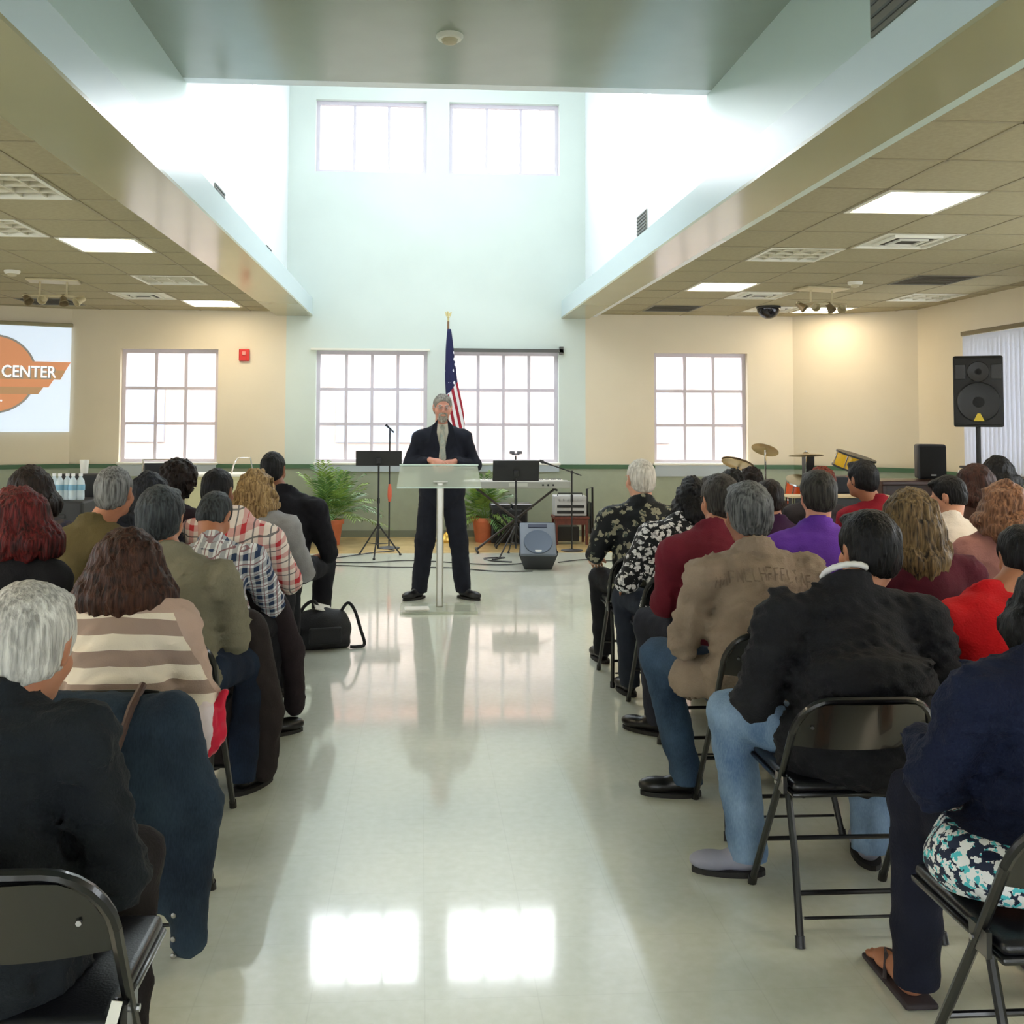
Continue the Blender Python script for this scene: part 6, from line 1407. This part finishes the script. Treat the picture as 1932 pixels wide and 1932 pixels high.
# ---- lettering on the tan shirt: worn, darker brown, arched across the shoulders (illegible in the photo)
dg = bpy.context.evaluated_depsgraph_get()
M_ink = mat('worn_brown_print', (122, 106, 92), rough=.9)
rgl = random.Random(4); cloth = [c for c in r3.children if c.name.startswith('shirt') and 'tail' not in c.name][0]
from mathutils.bvhtree import BVHTree
bt = BVHTree.FromPolygons([v.co for v in cloth.data.vertices], [tuple(p.vertices) for p in cloth.data.polygons])
def glyph(b, cx, cz, hgt, wid):
    strokes = rgl.choice([[(0, 0, 0, 1), (0, 1, 1, 1), (0, .5, .8, .5)], [(0, 0, 0, 1), (1, 0, 1, 1), (0, .5, 1, .5)], [(0, 0, .5, 1), (.5, 1, 1, 0)], [(0, 0, 0, 1), (0, 0, 1, 0)], [(.5, 0, .5, 1), (0, 1, 1, 1)], [(0, 0, 0, 1), (0, 1, 1, 0), (1, 0, 1, 1)]])
    for x0, z0, x1, z1 in strokes:
        for t in np.linspace(0, 1, 5)[:-1]:
            q = []
            for tt in (t, t+.25):
                px_ = cx+(x0+(x1-x0)*tt-.5)*wid; pz = cz+(z0+(z1-z0)*tt-.5)*hgt
                hit = bt.ray_cast(Vector((px_, -1, pz)), Vector((0, 1, 0)))
                if hit[0] is not None: q.append(hit[0]+Vector((0, -.0015, 0)))
            if len(q) == 2:
                d = (q[1]-q[0]).normalized(); s_d = d.cross(Vector((0, 1, 0))).normalized()*.0030
                b.add([q[0]-s_d, q[1]-s_d, q[1]+s_d, q[0]+s_d], [(0, 1, 2, 3)])
b = MB()
for i in range(14):
    x = -.185+i*.0285; zc2 = .945-1.1*x*x
    glyph(b, x, zc2, .045, .019)
b.build('lettering', M_ink, r3)

# ------------------------------------------------------------------ coats over chairs
def drape(name, label, cat, x, y, m, pieces, seed, straps=None, h=.012):
    r = empty(name, (x, y, 0), 0, label, cat)
    F = Fld((-.40, -.22, .0), (.42, .34, .92), h)
    for a, b_, ra, rb, sc in pieces: F.cone(a, b_, ra, rb, .04, sc=sc)
    F.wob(.005, 30, seed, (1.3, 1, .35)); F.wob(.0035, 75, seed+1, (1, 1, .4), ridged=True)
    F.cut((0, 0, .02), (0, 0, -1)); mk('jacket_body', F.mesh(), m, r); return r
dj = drape('denim_jacket', 'dark blue denim jacket hung over the second left chair, sleeve reaching the floor', 'jacket', -.90, rows_L[2]-.03, denim('dark_denim_jacket', (22, 32, 46), (46, 62, 78)),
    [((-.16, -.02, .70), (.17, -.02, .69), .075, .075, None), ((-.15, -.04, .62), (-.13, -.05, .20), .11, .10, (1, .45, 1)), ((.04, -.05, .62), (.04, -.06, .22), .12, .11, (1, .45, 1)), ((.16, -.03, .64), (.20, -.05, .24), .10, .085, (1, .5, 1)),
     ((.19, .0, .67), (.275, -.02, .45), .075, .066, None), ((.275, -.02, .45), (.262, -.04, .09), .062, .052, None)], 31)
for i, z_ in enumerate((.215, .17, .105, .06)):
    MB().lathe([(0, 0), (.0085, 0), (.007, .004), (0, .005)], 12, T((.225, -.082, z_), -.3, PI/2)).build('button', M_steel, dj, True)
hb = empty('shoulder_strap_bag', (-.90, rows_L[2]-.03, 0), 0, 'brown leather bag strap hanging over the denim jacket', 'bag')
MB().tube([(.10, .02, .775), (.095, -.075, .74), (.07, -.115, .64), (.045, -.135, .54), (.02, -.14, .44), (.0, -.13, .34)], .012, 8).build('strap', mat('brown_leather', (74, 50, 42), rough=.45), hb, True)
MB().rbox((-.06, -.12, .26), (.24, .07, .18), .03).build('bag_body', mat('brown_leather', (0, 0, 0)), hb, True)
drape('coat', 'dark brown coat hung over the left aisle chair of the man in blue plaid', 'coat', -.90, rows_L[4]-.03, fabric('dark_brown_coat', (44, 38, 38), bump=.3),
    [((-.16, -.02, .68), (.17, -.02, .67), .07, .07, None), ((.0, -.04, .6), (.02, -.05, .18), .13, .11, (1, .45, 1)), ((.18, .0, .62), (.24, .02, .30), .085, .08, None), ((.24, .02, .30), (.23, .0, .08), .08, .07, None)], 41)
drape('coat', 'long charcoal coat on the left aisle chair of the man in red plaid', 'coat', -.92, rows_L[5]-.03, fabric('charcoal_brown_coat', (40, 32, 36), bump=.3),
    [((-.16, -.02, .68), (.17, -.02, .67), .07, .07, None), ((.0, -.04, .6), (.04, -.05, .22), .13, .11, (1, .45, 1)), ((.2, .0, .62), (.28, .04, .40), .075, .065, None), ((.28, .04, .40), (.30, .06, .12), .06, .055, None)], 51)
# plastic bag on the chair beside the striped sweater, open book, tag on the nearest left chair
pb = empty('plastic_bag', (-.70, 3.33, .462), .2, 'white and pink plastic bag beside the woman in the striped sweater', 'bag')
F = Fld((-.14, -.12, -.02), (.14, .12, .26), .009); F.ell((0, 0, .09), (.085, .06, .10), .03); F.cone((-.05, 0, .15), (-.07, 0, .20), .03, .012, .02); F.cone((.05, 0, .15), (.075, .01, .20), .03, .012, .02); F.wob(.006, 55, 3, ridged=True); F.cut((0, 0, .002), (0, 0, -1))
def bagm(nt, b, v):
    s = sepxyz(nt, v); nt.links.new(nmix(nt, nmath(nt, 'GREATER_THAN', nmath(nt, 'ADD', s[0], nmath(nt, 'MULTIPLY', nnoise(nt, v, 9), .08)), .075), srgb(232, 218, 222), srgb(206, 30, 62)), b.inputs['Base Color'])
mk('bag_body', F.mesh(), node_mat('white_pink_plastic', bagm, rough=.35), pb)
o = MB().box((-.010, -.001, -.035), (.010, .001, .035)).build('paper_slip', M_paper); o.location = (-.545, rows_L[1]+.09, .47); o.rotation_euler = (0, .25, .2); tag(o, 'small white paper slip tucked at the hinge of the nearest left chair', 'paper')
